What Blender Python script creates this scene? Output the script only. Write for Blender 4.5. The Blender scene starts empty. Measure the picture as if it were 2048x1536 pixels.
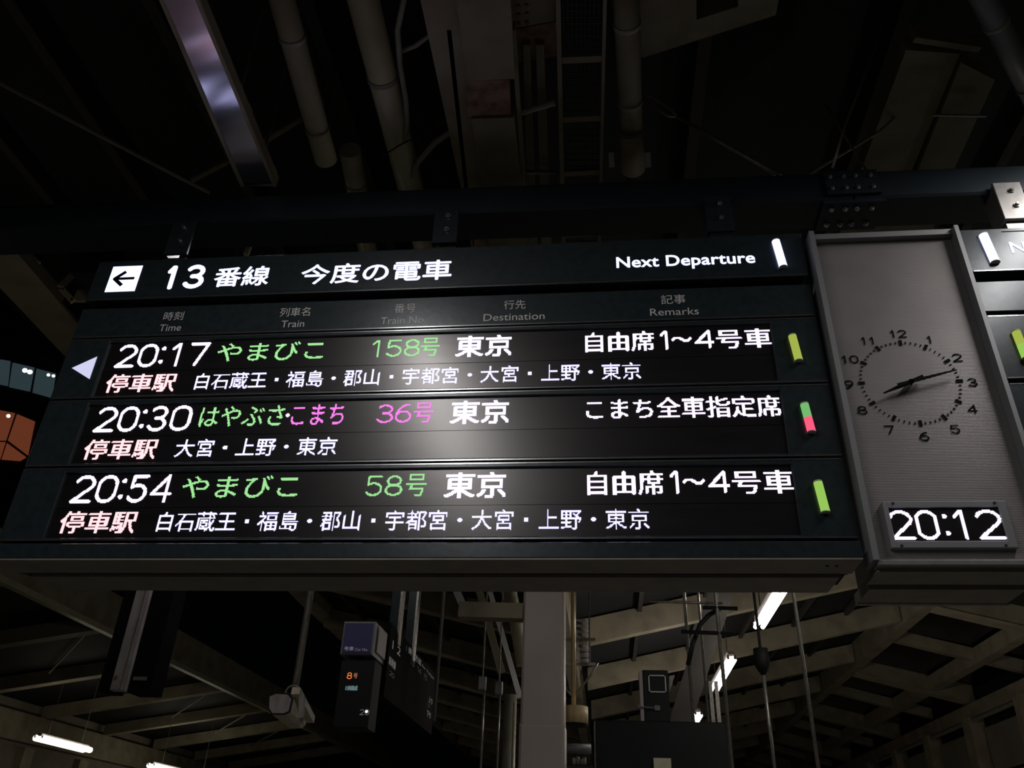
import bpy, bmesh, math, random
import numpy as np
from mathutils import Matrix, Vector
random.seed(4)
S = bpy.context.scene
COL = S.collection

# ------------------------------------------------------------------ camera
CAM_LOC = Vector((0, 0, 1.6))
R = Matrix(((0.99426124, 0.02311669, 0.1044519),
            (0.10156812, -0.51057435, -0.85381365),
            (0.03359312, 0.8595228, -0.50999221)))
F = 1642.83
# R maps camera axes to the world given as (x, depth, up); the depth row has camera forward = +y
Rw = Matrix((R[0], R[1], R[2]))
cd = bpy.data.cameras.new('camera'); cam = bpy.data.objects.new('camera', cd); COL.objects.link(cam)
cam.matrix_world = Matrix.Translation(CAM_LOC) @ Rw.to_4x4()
cd.sensor_width = 36.0; cd.lens = F / 2048 * 36.0; cd.clip_start = 0.05; cd.clip_end = 300
S.camera = cam

# ------------------------------------------------------------------ world, exposure, lamps of the platform
w = bpy.data.worlds.new('night'); S.world = w; w.use_nodes = True
bg = w.node_tree.nodes['Background']; bg.inputs[0].default_value = (0.25, 0.32, 0.45, 1); bg.inputs[1].default_value = 0.0012
S.view_settings.view_transform = 'Standard'; S.view_settings.look = 'None'
S.view_settings.exposure = 0.0; S.view_settings.gamma = 1.0; S.view_settings.use_curve_mapping = False

def area(name, loc, sx, sy, power, color=(1, .93, .82), rot=(0, 0, 0)):
    l = bpy.data.lights.new(name, 'AREA'); l.shape = 'RECTANGLE'; l.size = sx; l.size_y = sy
    l.energy = power; l.color = color
    o = bpy.data.objects.new(name, l); o.location = loc; o.rotation_euler = rot; COL.objects.link(o)
    return o
def bulb(name, loc, power, color):
    l = bpy.data.lights.new(name, 'POINT'); l.energy = power; l.color = color; l.shadow_soft_size = .12
    o = bpy.data.objects.new(name, l); o.location = loc; COL.objects.link(o)
bulb('fill_light_left', (-5.3, 4.2, 4.2), 3, (1, .93, .8))            # added lights out of view; this one brightens the left girder
bulb('fill_light_right', (7.7, 12, 2.6), 45, (1, .97, .88))  # added pair, brightens the right track roof and wall
bulb('fill_light_right', (7.7, 4, 3.0), 3, (1, .97, .88))
WH = (1, .95, .925)
area('tube_light_overhead', (-1.22, 0.0, 4.70), 0.14, 2.8, 54, WH)      # tube row over the walkway behind the viewer
area('tube_light_right', (2.34, 2.15, 4.65), 0.14, 1.2, 22, WH)           # next lamp of the right-hand row
area('tube_light_right_far', (1.95, 5.5, 4.15), 0.16, 1.5, 16, (1, .93, .85))  # the lamp of that row hidden by the board
area('fill_light_left_far', (-1.9, 4.0, 4.72), 0.16, 1.0, 11, WH)  # added unseen light for the camera housing and hanging sign

# ------------------------------------------------------------------ materials
def pmat(name, col, rough=0.6, metal=0.0, noise=0.0, scale=8.0, bump=0.0, spec=0.5, stretch=None, col2=None, emit=None, es=0.0):
    m = bpy.data.materials.new(name); m.use_nodes = True
    nt = m.node_tree; b = nt.nodes['Principled BSDF']
    b.inputs['Base Color'].default_value = (*col, 1); b.inputs['Roughness'].default_value = rough
    b.inputs['Metallic'].default_value = metal; b.inputs['Specular IOR Level'].default_value = spec
    if emit:
        b.inputs['Emission Color'].default_value = (*emit, 1); b.inputs['Emission Strength'].default_value = es
    if noise or bump:
        tc = nt.nodes.new('ShaderNodeTexCoord'); n = nt.nodes.new('ShaderNodeTexNoise'); n.inputs['Scale'].default_value = scale
        n.inputs['Detail'].default_value = 5
        mp = nt.nodes.new('ShaderNodeMapping'); nt.links.new(tc.outputs['Object'], mp.inputs[0]); nt.links.new(mp.outputs[0], n.inputs[0])
        if stretch: mp.inputs['Scale'].default_value = stretch
        if noise:
            r = nt.nodes.new('ShaderNodeMix'); r.data_type = 'RGBA'
            c2 = col2 or tuple(c * (1 - noise) for c in col)
            r.inputs[6].default_value = (*col, 1); r.inputs[7].default_value = (*c2, 1)
            cr = nt.nodes.new('ShaderNodeMapRange'); cr.inputs[1].default_value = 0.42; cr.inputs[2].default_value = 0.7
            nt.links.new(n.outputs[0], cr.inputs[0]); nt.links.new(cr.outputs[0], r.inputs[0]); nt.links.new(r.outputs[2], b.inputs['Base Color'])
        if bump:
            bp = nt.nodes.new('ShaderNodeBump'); bp.inputs['Strength'].default_value = bump; bp.inputs['Distance'].default_value = 0.002
            nt.links.new(n.outputs[0], bp.inputs['Height']); nt.links.new(bp.outputs[0], b.inputs['Normal'])
    return m
def emat(name, col, s):
    m = bpy.data.materials.new(name); m.use_nodes = True; nt = m.node_tree; nt.nodes.clear()
    e = nt.nodes.new('ShaderNodeEmission'); o = nt.nodes.new('ShaderNodeOutputMaterial')
    e.inputs[0].default_value = (*col, 1); e.inputs[1].default_value = s; nt.links.new(e.outputs[0], o.inputs[0])
    return m
M = {}
M['frame'] = pmat('board_paint', (.032, .045, .052), .28, 0.25, .25, 30, .1)
M['under'] = pmat('board_underside', (.27, .25, .215), .55, 0.1, .2, 12)  # board paint again, lightened and browned to hold the floor's bounce light
M['panel'] = pmat('led_panel_gloss', (.013, .012, .013), .27, 0, .3, 3, .12, .75, (1, 1, 6))
M['black'] = pmat('matt_black', (.006, .006, .007), .7)
M['bevel'] = pmat('frame_lip_metal', (.45, .46, .48), .22, .9, .2, 20)
M['paleprint'] = pmat('pale_print', (.75, .75, .74), .6, 0, .1, 60)
M['white_led'] = emat('led_white', (.86, .70, 1), 2.0)
M['blue_led'] = emat('led_bluish_white', (.62, .58, 1), 2.0)
M['green_led'] = emat('led_green', (.42, .95, .38), 1.0)
M['pink_led'] = emat('led_pink', (1, .22, .85), 1.25)
M['red_led'] = emat('led_rose_white', (1, .50, .53), 1.8)
M['backlit'] = emat('backlit_white', (.62, .65, 1), 1.9)
M['backlit_dim'] = emat('backlit_arrow', (.72, .72, 1), .9)
M['tube_yellow'] = emat('indicator_yellow_green', (.50, .60, .10), .75)
M['tube_green'] = emat('indicator_green', (.36, .66, .12), .85)
M['tube_lime'] = emat('indicator_mint', (.22, .62, .2), .8)
M['tube_red'] = emat('indicator_red', (1, .10, .2), 1.1)
M['cap'] = pmat('indicator_cap', (.5, .5, .45), .4)
M['clock_ink'] = pmat('clock_ink', (.004, .004, .005), .8, spec=.1)
M['clock_print'] = pmat('clock_tick', (.008, .008, .009), .8, spec=.1)
M['steel'] = pmat('bolt_steel', (.55, .54, .5), .25, .9, .2, 40)
M['steelrod'] = pmat('galvanised_rod', (.5, .48, .44), .38, .7, .3, 30)
M['beampaint'] = pmat('support_beam_paint', (.022, .034, .044), .4, .2, .2, 10)
M['bracket'] = pmat('bracket_steel', (.33, .32, .31), .4, .5, .2, 25)
M['cream'] = pmat('cream_beam_paint', (.42, .365, .255), .55, 0, .35, 2.5, .2, .4, None, (.29, .24, .17))
M['near'] = pmat('dimmed_cream_girder_paint', (.235, .215, .14), .6, 0, .4, 5, .2, .3, None, (.17, .14, .09))  # darker copy of the cream paint; the dimness overhead is put into it
M['whitestrip'] = pmat('strut_highlight_white', (.95, .93, .9), .3)  # lamp highlights on the struts are put into this white base
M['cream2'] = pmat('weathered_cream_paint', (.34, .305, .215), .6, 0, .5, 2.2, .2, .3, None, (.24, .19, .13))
M['rust'] = pmat('rusty_plate', (.25, .17, .12), .7, 0, .7, 14, .3, .3, None, (.12, .05, .03))
M['pipe'] = pmat('cream_pipe_paint', (.52, .48, .33), .35, 0, .2, 4, .05, .6)
M['deck'] = pmat('dark_roof_sheet', (.008, .009, .0095), .75, 0.1, .3, 3)
M['night'] = pmat('dark_skylight_glass', (.004, .004, .005), .25, 0, 0, 1, 0, .3)
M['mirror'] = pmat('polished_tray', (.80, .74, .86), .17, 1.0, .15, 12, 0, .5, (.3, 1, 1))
M['pillar'] = pmat('pillar_paint', (.60, .53, .48), .38, 0, .1, 2, .1, .5)
M['wallp'] = pmat('wall_panel_concrete', (.30, .27, .215), .7, 0, .35, 1.4, .2, .3, None, (.24, .2, .15))
M['concrete'] = pmat('platform_floor', (.20, .19, .17), .75, 0, .2, 3)
M['ductbrown'] = pmat('dark_duct_paint', (.04, .035, .028), .7, 0, .3, 3)
M['signblack'] = pmat('sign_matt_black', (.006, .006, .006), .85, 0, .3, 4, 0, .12)
M['darkbox'] = pmat('dark_cabinet_paint', (.011, .012, .014), .5, 0, .2, 10)
M['beige'] = pmat('beige_plastic', (.80, .74, .56), .5, 0, .25, 9)
M['offwhite'] = pmat('off_white_panel', (.50, .45, .44), .5, 0, .35, 18, 0, .4, (1, 1, .4))
M['lantern'] = pmat('aged_cylinder_shade', (.85, .66, .38), .5, 0, .3, 20, 0, .4, (1, 1, .15))
M['brass'] = pmat('pale_gold_pole', (.95, .78, .45), .3, .3)
M['dullgrey'] = pmat('grey_bracket', (.25, .26, .27), .5, .3)
M['hose'] = pmat('grey_conduit', (.30, .28, .22), .5, 0, .2, 10)
M['tube'] = emat('fluorescent_tube', (1, .94, .88), 34.0)
M['tubewarm'] = emat('warm_fluorescent_tube', (1, .93, .74), 3.2)
M['tealwin'] = emat('teal_lit_window', (.08, .13, .15), .30)
M['orangewin'] = emat('orange_lit_window', (.50, .13, .06), .24)
M['spot'] = emat('window_lamp_point', (.9, 1, .95), 3.0)
M['blueface'] = pmat('blue_sign_face', (.05, .05, .11), .4, 0, 0, 1, 0, .5, None, None, (.08, .07, .2), .05)
M['dimtext'] = emat('dim_sign_text', (.55, .5, .62), .22)
M['dimgrey'] = pmat('grey_sign_print', (.5, .5, .5), .6, 0, 0, 1, 0, .4, None, None, (.5, .5, .5), .09)  # grey print with a faint glow of its own added
M['orange_led'] = emat('led_orange', (1, .25, .06), .9)
M['brownled'] = emat('led_brown', (.5, .17, .08), .5)
M['teal_led'] = emat('led_teal', (.25, .4, .42), .42)
M['facade'] = pmat('building_wall', (.04, .035, .03), .8)
# ribbed clock panel: fine horizontal grooves in the relief
def ribbed():
    m = pmat('ribbed_clock_panel', (.25, .235, .235), .40, .15, .12, 6)
    nt = m.node_tree; b = nt.nodes['Principled BSDF']
    tc = nt.nodes.new('ShaderNodeTexCoord'); wv = nt.nodes.new('ShaderNodeTexWave'); wv.bands_direction = 'Z'
    wv.inputs['Scale'].default_value = 48
    bp = nt.nodes.new('ShaderNodeBump'); bp.inputs['Strength'].default_value = .4; bp.inputs['Distance'].default_value = .001
    nt.links.new(tc.outputs['Object'], wv.inputs[0]); nt.links.new(wv.outputs[1], bp.inputs['Height']); nt.links.new(bp.outputs[0], b.inputs['Normal'])
    return m
M['ribbed'] = ribbed()

# ------------------------------------------------------------------ helpers
def dirpx(px, py):
    v = Rw @ Vector(((px - 1024) / F, -(py - 768) / F, -1.0)); return v
def PY(px, py, y): v = dirpx(px, py); return CAM_LOC + v * (y / v.y)       # sight line at depth y
def PZ(px, py, z): v = dirpx(px, py); return CAM_LOC + v * ((z - 1.6) / v.z)   # sight line at height z

class MB:
    def __init__(s): s.v = []; s.f = []
    def add(s, vs, fs):
        n = len(s.v); s.v += [tuple(v) for v in vs]; s.f += [tuple(i + n for i in f) for f in fs]; return s
    def box(s, x0, x1, y0, y1, z0, z1):
        return s.add([(x0, y0, z0), (x1, y0, z0), (x1, y1, z0), (x0, y1, z0), (x0, y0, z1), (x1, y0, z1), (x1, y1, z1), (x0, y1, z1)],
                     [(0, 3, 2, 1), (4, 5, 6, 7), (0, 1, 5, 4), (1, 2, 6, 5), (2, 3, 7, 6), (3, 0, 4, 7)])
    def bbox(s, x0, x1, y0, y1, z0, z1, b=.004):      # box with chamfered front edges (front = -y)
        s.add([(x0 + b, y0, z0 + b), (x1 - b, y0, z0 + b), (x1 - b, y0, z1 - b), (x0 + b, y0, z1 - b),
               (x0, y0 + b, z0), (x1, y0 + b, z0), (x1, y0 + b, z1), (x0, y0 + b, z1),
               (x0, y1, z0), (x1, y1, z0), (x1, y1, z1), (x0, y1, z1)],
              [(0, 1, 2, 3), (4, 5, 1, 0), (5, 6, 2, 1), (6, 7, 3, 2), (7, 4, 0, 3), (8, 9, 5, 4), (9, 10, 6, 5), (10, 11, 7, 6), (11, 8, 4, 7), (11, 10, 9, 8)])
        return s
    def hexa(s, a, b):    # loft between two quads
        return s.add(list(a) + list(b), [(3, 2, 1, 0), (4, 5, 6, 7), (0, 1, 5, 4), (1, 2, 6, 5), (2, 3, 7, 6), (3, 0, 4, 7)])
    def beam(s, p, q, wd, h, up=(0, 0, 1)):   # rectangular bar from p to q; bottom centred on the line
        p = Vector(p); q = Vector(q); d = (q - p).normalized(); side = d.cross(Vector(up)).normalized() * wd / 2; u = side.cross(d).normalized() * h
        if u.z < 0: u = -u
        return s.hexa([p - side, p + side, p + side + u, p - side + u], [q - side, q + side, q + side + u, q - side + u])
    def tube(s, pts, r, n=10, caps=True):
        pts = [Vector(p) for p in pts]; rs = r if isinstance(r, (list, tuple)) else [r] * len(pts); rings = []; base = len(s.v)
        up = None
        for i, p in enumerate(pts):
            d = (pts[min(i + 1, len(pts) - 1)] - pts[max(i - 1, 0)]).normalized()
            if up is None: up = Vector((0, 0, 1)) if abs(d.z) < .9 else Vector((1, 0, 0))
            a = d.cross(up).normalized(); b = a.cross(d).normalized(); up = b
            for k in range(n):
                t = 2 * math.pi * k / n; s.v.append(tuple(p + a * math.cos(t) * rs[i] + b * math.sin(t) * rs[i]))
        for i in range(len(pts) - 1):
            for k in range(n):
                k2 = (k + 1) % n; s.f.append((base + i * n + k, base + i * n + k2, base + (i + 1) * n + k2, base + (i + 1) * n + k))
        if caps:
            s.f.append(tuple(base + k for k in range(n))[::-1]); s.f.append(tuple(base + (len(pts) - 1) * n + k for k in range(n)))
        return s
    def build(s, name, mat, parent=None, smooth=False, origin=None):
        me = bpy.data.meshes.new(name); me.from_pydata(s.v, [], s.f); me.materials.append(mat)
        bm = bmesh.new(); bm.from_mesh(me); bmesh.ops.recalc_face_normals(bm, faces=bm.faces); bm.to_mesh(me); bm.free()
        if smooth:
            for p in me.polygons: p.use_smooth = len(p.vertices) == 4
        o = bpy.data.objects.new(name, me); COL.objects.link(o)
        if parent is not None: attach(o, parent)
        return o
def attach(o, parent):
    o.parent = parent
    m = Matrix.Identity(4); p = parent
    while p is not None:
        m = p.matrix_basis @ (p.matrix_parent_inverse if p.parent else Matrix.Identity(4)) @ m if False else p.matrix_basis @ m
        p = p.parent
    LOC[o.name] = m
    o.matrix_parent_inverse = WORLD(parent).inverted()
LOC = {}
def WORLD(o):
    m = o.matrix_basis.copy()
    if o.parent is not None: m = WORLD(o.parent) @ o.matrix_parent_inverse @ m
    return m
def tag(o, label=None, cat=None, group=None, kind=None):
    if label: o['label'] = label
    if cat: o['category'] = cat
    if group: o['group'] = group
    if kind: o['kind'] = kind
    return o
def empty(name, loc, label=None, cat=None, group=None, kind=None):
    o = bpy.data.objects.new(name, None); COL.objects.link(o); o.location = loc; o.empty_display_size = .05
    return tag(o, label, cat, group, kind)

# ---- lettering from Blender's built-in font (flat print), and the same glyphs sampled into LED dots
_dg = {}
def glyphs(body, bold=0.0, spacing=1.0):
    key = (body, bold, spacing)
    if key in _dg: return _dg[key]
    c = bpy.data.curves.new('t', 'FONT'); c.body = body; c.offset = bold; c.space_character = spacing; c.resolution_u = 4
    o = bpy.data.objects.new('t', c); COL.objects.link(o); bpy.context.view_layer.update()
    me = o.evaluated_get(bpy.context.evaluated_depsgraph_get()).to_mesh()
    me.calc_loop_triangles()
    V = np.array([v.co[:2] for v in me.vertices]); T = np.array([t.vertices[:] for t in me.loop_triangles])
    bpy.data.objects.remove(o); bpy.data.curves.remove(c)
    V = (V - V.min(0)) / (V.max(0) - V.min(0))
    _dg[key] = (V, T); return V, T
def fat_mesh(body, fat, spacing, aspect):
    rows = 96; cols = max(8, int(rows * aspect))
    if body.isdigit() and body.isascii():      # rounded sign numerals drawn with a round pen
        ws = [.46 if ch == '1' else .62 for ch in body]; tot = sum(ws) + .14 * (len(ws) - 1); k = cols / tot; its = []; x = 0
        for ch, w_ in zip(body, ws): its.append((ch, x * k, (x + w_) * k)); x += w_ + .14
        B_ = digits(its, rows, cols, fat * rows); return runs(B_)
    A = raster(body, cols, rows, 0.0, .5, spacing)
    R_ = fat * rows; r = int(R_ + .99); B_ = np.zeros((rows + 2 * r, cols + 2 * r), bool)
    for dy in range(-r, r + 1):
        for dx in range(-r, r + 1):
            if dx * dx + dy * dy <= R_ * R_ + .3: B_[r + dy:r + dy + rows, r + dx:r + dx + cols] |= A
    return runs(B_)
def runs(B_):
    Hh, Ww = B_.shape; vs = []; fs = []
    for j in range(Hh):
        row = np.concatenate([[0], B_[j].astype(int), [0]]); d = np.diff(row); st = np.nonzero(d == 1)[0]; en = np.nonzero(d == -1)[0]
        for a, b in zip(st, en):
            k = len(vs); vs += [(a / Ww, j / Hh), (b / Ww, j / Hh), (b / Ww, (j + 1) / Hh), (a / Ww, (j + 1) / Hh)]; fs.append((k, k + 1, k + 2, k + 3))
    return vs, fs
def print_text(name, body, x0, x1, z0, z1, y, mat, parent, bold=0.0, spacing=1.0, thick=.0015, frame=None, aspect=None):
    if bold > 0: V, T = fat_mesh(body, bold, spacing, aspect or abs((x1 - x0) / (z1 - z0)))
    else: V, T = glyphs(body, 0.0, spacing)
    fr = frame or (lambda a, b: (x0 + a * (x1 - x0), y, z0 + b * (z1 - z0)))
    m = MB(); m.v = [fr(a, b) for a, b in V]; m.f = [tuple(int(i) for i in t) for t in T]
    me = bpy.data.meshes.new(name); me.from_pydata(m.v, [], m.f); me.materials.append(mat)
    o = bpy.data.objects.new(name, me); COL.objects.link(o); attach(o, parent); return o
PITCH = .0041
def raster(body, W, H, bold=0.0, thr=.42, spacing=1.0):
    V, T = glyphs(body, bold, spacing); ss = 4
    A = np.zeros((H * ss, W * ss), bool); P = V * [W * ss, H * ss]
    for t in T:
        a, b, c = P[t[0]], P[t[1]], P[t[2]]
        lo = np.floor(np.minimum(np.minimum(a, b), c)).astype(int); hi = np.ceil(np.maximum(np.maximum(a, b), c)).astype(int)
        lo = np.maximum(lo, 0); hi = np.minimum(hi, [W * ss, H * ss])
        if (hi <= lo).any(): continue
        X, Y = np.meshgrid(np.arange(lo[0], hi[0]) + .5, np.arange(lo[1], hi[1]) + .5)
        d1 = (X - b[0]) * (a[1] - b[1]) - (a[0] - b[0]) * (Y - b[1]); d2 = (X - c[0]) * (b[1] - c[1]) - (b[0] - c[0]) * (Y - c[1]); d3 = (X - a[0]) * (c[1] - a[1]) - (c[0] - a[0]) * (Y - a[1])
        ins = ~(((d1 < 0) | (d2 < 0) | (d3 < 0)) & ((d1 > 0) | (d2 > 0) | (d3 > 0)))
        A[lo[1]:hi[1], lo[0]:hi[0]] |= ins
    return A.reshape(H, ss, W, ss).mean((1, 3)) >= thr
def arc(cx, cy, rx, ry, a0, a1, n=14): return [(cx + rx * math.cos(math.radians(a0 + (a1 - a0) * i / n)), cy + ry * math.sin(math.radians(a0 + (a1 - a0) * i / n))) for i in range(n + 1)]
DIG = {
 '0': [arc(.5, .70, .5, .30, 0, 180) + arc(.5, .30, .5, .30, 180, 360) + [(1, .70)]],
 '1': [[(.22, .80), (.52, 1), (.60, 1), (.60, 0)]],
 '2': [arc(.5, .72, .5, .28, 160, -30) + [(0, .0), (1, .0)]],
 '3': [arc(.48, .76, .44, .24, 150, -90) + [(.35, .52)], [(.35, .52)] + arc(.48, .26, .5, .26, 90, -155)],
 '4': [[(.78, 0), (.78, 1), (0, .28), (1, .28)]],
 '5': [[(.92, 1), (.15, 1), (.10, .56)] + arc(.48, .32, .5, .32, 120, -150)],
 '6': [[(.85, 1), (.55, .98), (.2, .75), (.02, .42)] + arc(.5, .31, .48, .31, 160, 520, 22)],
 '7': [[(0, 1), (1, 1), (.42, 0)]],
 '9': [[(.15, 0), (.45, .02), (.8, .25), (.98, .58)] + arc(.5, .69, .48, .31, -20, 340, 22)],
 '8': [arc(.5, .76, .42, .24, -90, 270, 20), arc(.5, .27, .5, .27, 90, 450, 22)],
}
def digits(items, H, W, rad):       # items: (char, x0, x1) in dots; strokes drawn with a round pen
    X, Y = np.meshgrid(np.arange(W) + .5, np.arange(H) + .5); A = np.zeros((H, W), bool)
    for ch, x0, x1 in items:
        if ch == ':':
            cx = (x0 + x1) / 2
            for yy in (H * .22, H * .78): A |= (X - cx) ** 2 + (Y - yy) ** 2 <= (rad * 1.45) ** 2
            continue
        for st in DIG[ch]:
            for (a, b), (c, d) in zip(st[:-1], st[1:]):
                ax, ay, bx, by = x0 + rad + a * (x1 - x0 - 2 * rad), rad + b * (H - 2 * rad), x0 + rad + c * (x1 - x0 - 2 * rad), rad + d * (H - 2 * rad)
                L = (bx - ax) ** 2 + (by - ay) ** 2 + 1e-9; t = np.clip(((X - ax) * (bx - ax) + (Y - ay) * (by - ay)) / L, 0, 1)
                A |= (X - ax - t * (bx - ax)) ** 2 + (Y - ay - t * (by - ay)) ** 2 <= rad * rad
    return A
def dots(name, A, x0, z0, y, mat, parent, r=.50, px=PITCH, pz=PITCH):
    n = 6; H, W = A.shape; vs = []; fs = []; rx, rz = px * r * 1.08, pz * r * 1.08
    ca = [(math.cos(math.pi * (2 * k + 1) / n), math.sin(math.pi * (2 * k + 1) / n)) for k in range(n)]
    for j, i in zip(*np.nonzero(A)):
        cx = x0 + (i + .5) * px; cz = z0 + (j + .5) * pz; b = len(vs)
        vs += [(cx + c * rx * .85, y - .0022, cz + s * rz * .85) for c, s in ca] + [(cx + c * rx, y, cz + s * rz) for c, s in ca]
        fs.append(tuple(b + k for k in range(n)))
        for k in range(n): k2 = (k + 1) % n; fs.append((b + k, b + n + k, b + n + k2, b + k2))
    me = bpy.data.meshes.new(name); me.from_pydata(vs, [], fs); me.materials.append(mat)
    o = bpy.data.objects.new(name, me); COL.objects.link(o); attach(o, parent); o['kind'] = 'stuff'; return o
def dil(A, h, v):
    B_ = A.copy()
    if h: B_[:, 1:] |= A[:, :-1]
    A = B_.copy()
    if v: B_[1:, :] |= A[:-1, :]
    return B_
def led_text(name, body, x0, x1, z0, z1, y, mat, parent, bold=0, thr=.42, spacing=1.0, r=.5):
    W = max(1, round((x1 - x0) / PITCH)); H = max(1, round((z1 - z0) / PITCH))
    return dots(name, dil(raster(body, W, H, 0.0, thr, spacing), bold & 1, bold & 2), x0, z0, y, mat, parent, r, (x1 - x0) / W, (z1 - z0) / H)
def led_digits(name, items, z0, z1, y, mat, parent, rad=1.6, r=.5):
    xa = min(i[1] for i in items); xb = max(i[2] for i in items); W = round((xb - xa) / PITCH); H = round((z1 - z0) / PITCH)
    its = [(c, (a - xa) / PITCH, (b - xa) / PITCH) for c, a, b in items]
    return dots(name, digits(its, H, W, rad), xa, z0, y, mat, parent, r)

# ------------------------------------------------------------------ the setting: floor, roof, walls
fl = MB().box(-22, 14, -12, 60, -.2, 0).build('floor', M['concrete']); tag(fl, kind='structure')
CX = -0.5; SL = .222; ZV = 4.86; XR = 6.15; XL = -6.2
def zroof(x): return ZV + SL * abs(x - CX)
def ZD(x): return ZV + SL * abs(x - CX) + .455
# butterfly roof: two inner slopes; deck sits on top of the cross beams
DT = .46
ceil = MB()
for xa, xb in ((CX, XR), (XL, CX)):
    za, zb = zroof(xa) + DT, zroof(xb) + DT
    ceil.hexa([(xa, -6, za), (xa, 58, za), (xa, 58, za + .08), (xa, -6, za + .08)], [(xb, -6, zb), (xb, 58, zb), (xb, 58, zb + .08), (xb, -6, zb + .08)])
ceiling = ceil.build('ceiling', M['deck']); tag(ceiling, kind='structure')
BY = [2.72 + 3.78 * k for k in range(-2, 14)]
for y in [v for v in BY if not 1 < v < 9]:      # cross beams, both wings
    for xe in (XR - .02, XL + .02):
        z0, z1 = zroof(CX), zroof(xe)
        s = 1 if xe > 0 else -1; x0 = CX + s * .14
        mb = MB(); hz = .42
        mb.hexa([(x0, y, zroof(x0)), (x0, y + .2, zroof(x0)), (x0, y + .2, zroof(x0) + hz), (x0, y, zroof(x0) + hz)],
                [(xe, y, z1), (xe, y + .2, z1), (xe, y + .2, z1 + hz), (xe, y, z1 + hz)])
        mb.build('roof_beam', M['cream'], ceiling)
for s, xe in ((1, XR), (-1, XL)):             # purlins under the deck, parallel to the tracks
    for k in range(1, 6):
        x = CX + (xe - CX) * k / 6 ; z = zroof(x) + DT - .10
        MB().box(x - .035, x + .035, -6, 58, z - .02, z + .09).build('purlin', M['ductbrown'], ceiling)
vg = MB().box(CX - .23, CX - .02, -6, 58, ZV - .02, ZV + .42); vg.build('valley_girder', M['cream2'], ceiling)
MB().box(CX - .28, CX + .02, -6, 58, ZV + .40, ZV + .44).build('girder_flange', M['cream2'], ceiling)
# ridge girders
rr = MB().box(XR, XR + .26, -6, 58, zroof(XR) - .06, zroof(XR) + .5).build('trim_1', M['cream2']); tag(rr, kind='structure')
lg = MB().hexa([(-5.45, 2.5, 6.2), (-4.95, 2.5, 6.2), (-4.95, 2.5, 6.75), (-5.45, 2.5, 6.75)], [(-6.35, 16.5, 6.3), (-6.0, 16.5, 6.3), (-6.0, 16.5, 6.85), (-6.35, 16.5, 6.85)])
lg.hexa([(-6.35, 16.5, 6.3), (-6.0, 16.5, 6.3), (-6.0, 16.5, 6.85), (-6.35, 16.5, 6.85)], [(-6.9, 55, 6.3), (-6.55, 55, 6.3), (-6.55, 55, 6.85), (-6.9, 55, 6.85)])
tag(lg.build('trim_2', M['cream']), kind='structure')

# right track roof: falling from the ridge to the wall, dark panes between the beams
XW = 9.1
def zro(x): return 6.24 - .232 * (x - XR)
YR0 = 19.5
ro = MB().hexa([(XR + .26, -6, zro(XR) + .36), (XR + .26, 58, zro(XR) + .36), (XR + .26, 58, zro(XR) + .4), (XR + .26, -6, zro(XR) + .4)],
               [(XW + .3, -6, zro(XW) + .36), (XW + .3, 58, zro(XW) + .36), (XW + .3, 58, zro(XW) + .4), (XW + .3, -6, zro(XW) + .4)]).build('trim_3', M['night']); tag(ro, kind='structure')
RY = [YR0 + 3.03 * k for k in range(-3, 14)]
for i, y in enumerate(RY):
    big = (i % 2 == 0); h = .42 if big else .26; wd = .30 if big else .2; lift = 0 if big else .12
    mb = MB().hexa([(XR + .2, y, zro(XR) + lift), (XR + .2, y + wd, zro(XR) + lift), (XR + .2, y + wd, zro(XR) + lift + h), (XR + .2, y, zro(XR) + lift + h)],
                   [(XW, y, zro(XW) + lift), (XW, y + wd, zro(XW) + lift), (XW, y + wd, zro(XW) + lift + h), (XW, y, zro(XW) + lift + h)]); mb.build('roof_beam', M['cream2'], ro)
    if big: MB().hexa([(XR + .2, y - .05, zro(XR) - .02), (XR + .2, y + wd + .05, zro(XR) - .02), (XR + .2, y + wd + .05, zro(XR)), (XR + .2, y - .05, zro(XR))],
                   [(XW, y - .05, zro(XW) - .02), (XW, y + wd + .05, zro(XW) - .02), (XW, y + wd + .05, zro(XW)), (XW, y - .05, zro(XW))]).build('beam_flange', M['cream'], ro)
MB().box(8.05, 8.3, -6, 58, zro(8.2) + .08, zro(8.2) + .40).build('gutter_beam', M['cream'], ro)
wr = MB().box(XW + .05, XW + .3, -6, 58, 0, zro(XW) + .36).build('wall_right', M['deck']); tag(wr, kind='structure')
MB().box(XW - .18, XW + .05, -6, 58, zro(XW) - .34, zro(XW) - .02).build('wall_beam', M['cream'], wr)
MB().tube([(XW - .22, -6, zro(XW) - .42), (XW - .22, 58, zro(XW) - .42)], .05, 8).build('gutter_pipe', M['hose'], wr)
for y in RY:
    MB().box(XW - .30, XW + .05, y - .08, y + .38, 0, zro(XW) - .34).build('pilaster', M['cream'], wr)
    MB().box(XW - .04, XW + .045, y + .72, y + 2.75, 4.0, 4.95).build('panel', M['wallp'], wr)
    for q in range(3): MB().box(XW - .04, XW + .045, y + .72, y + 2.75, 3.94 - q * 1.0 - .94, 3.94 - q * 1.0).build('panel', M['wallp'], wr)
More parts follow.
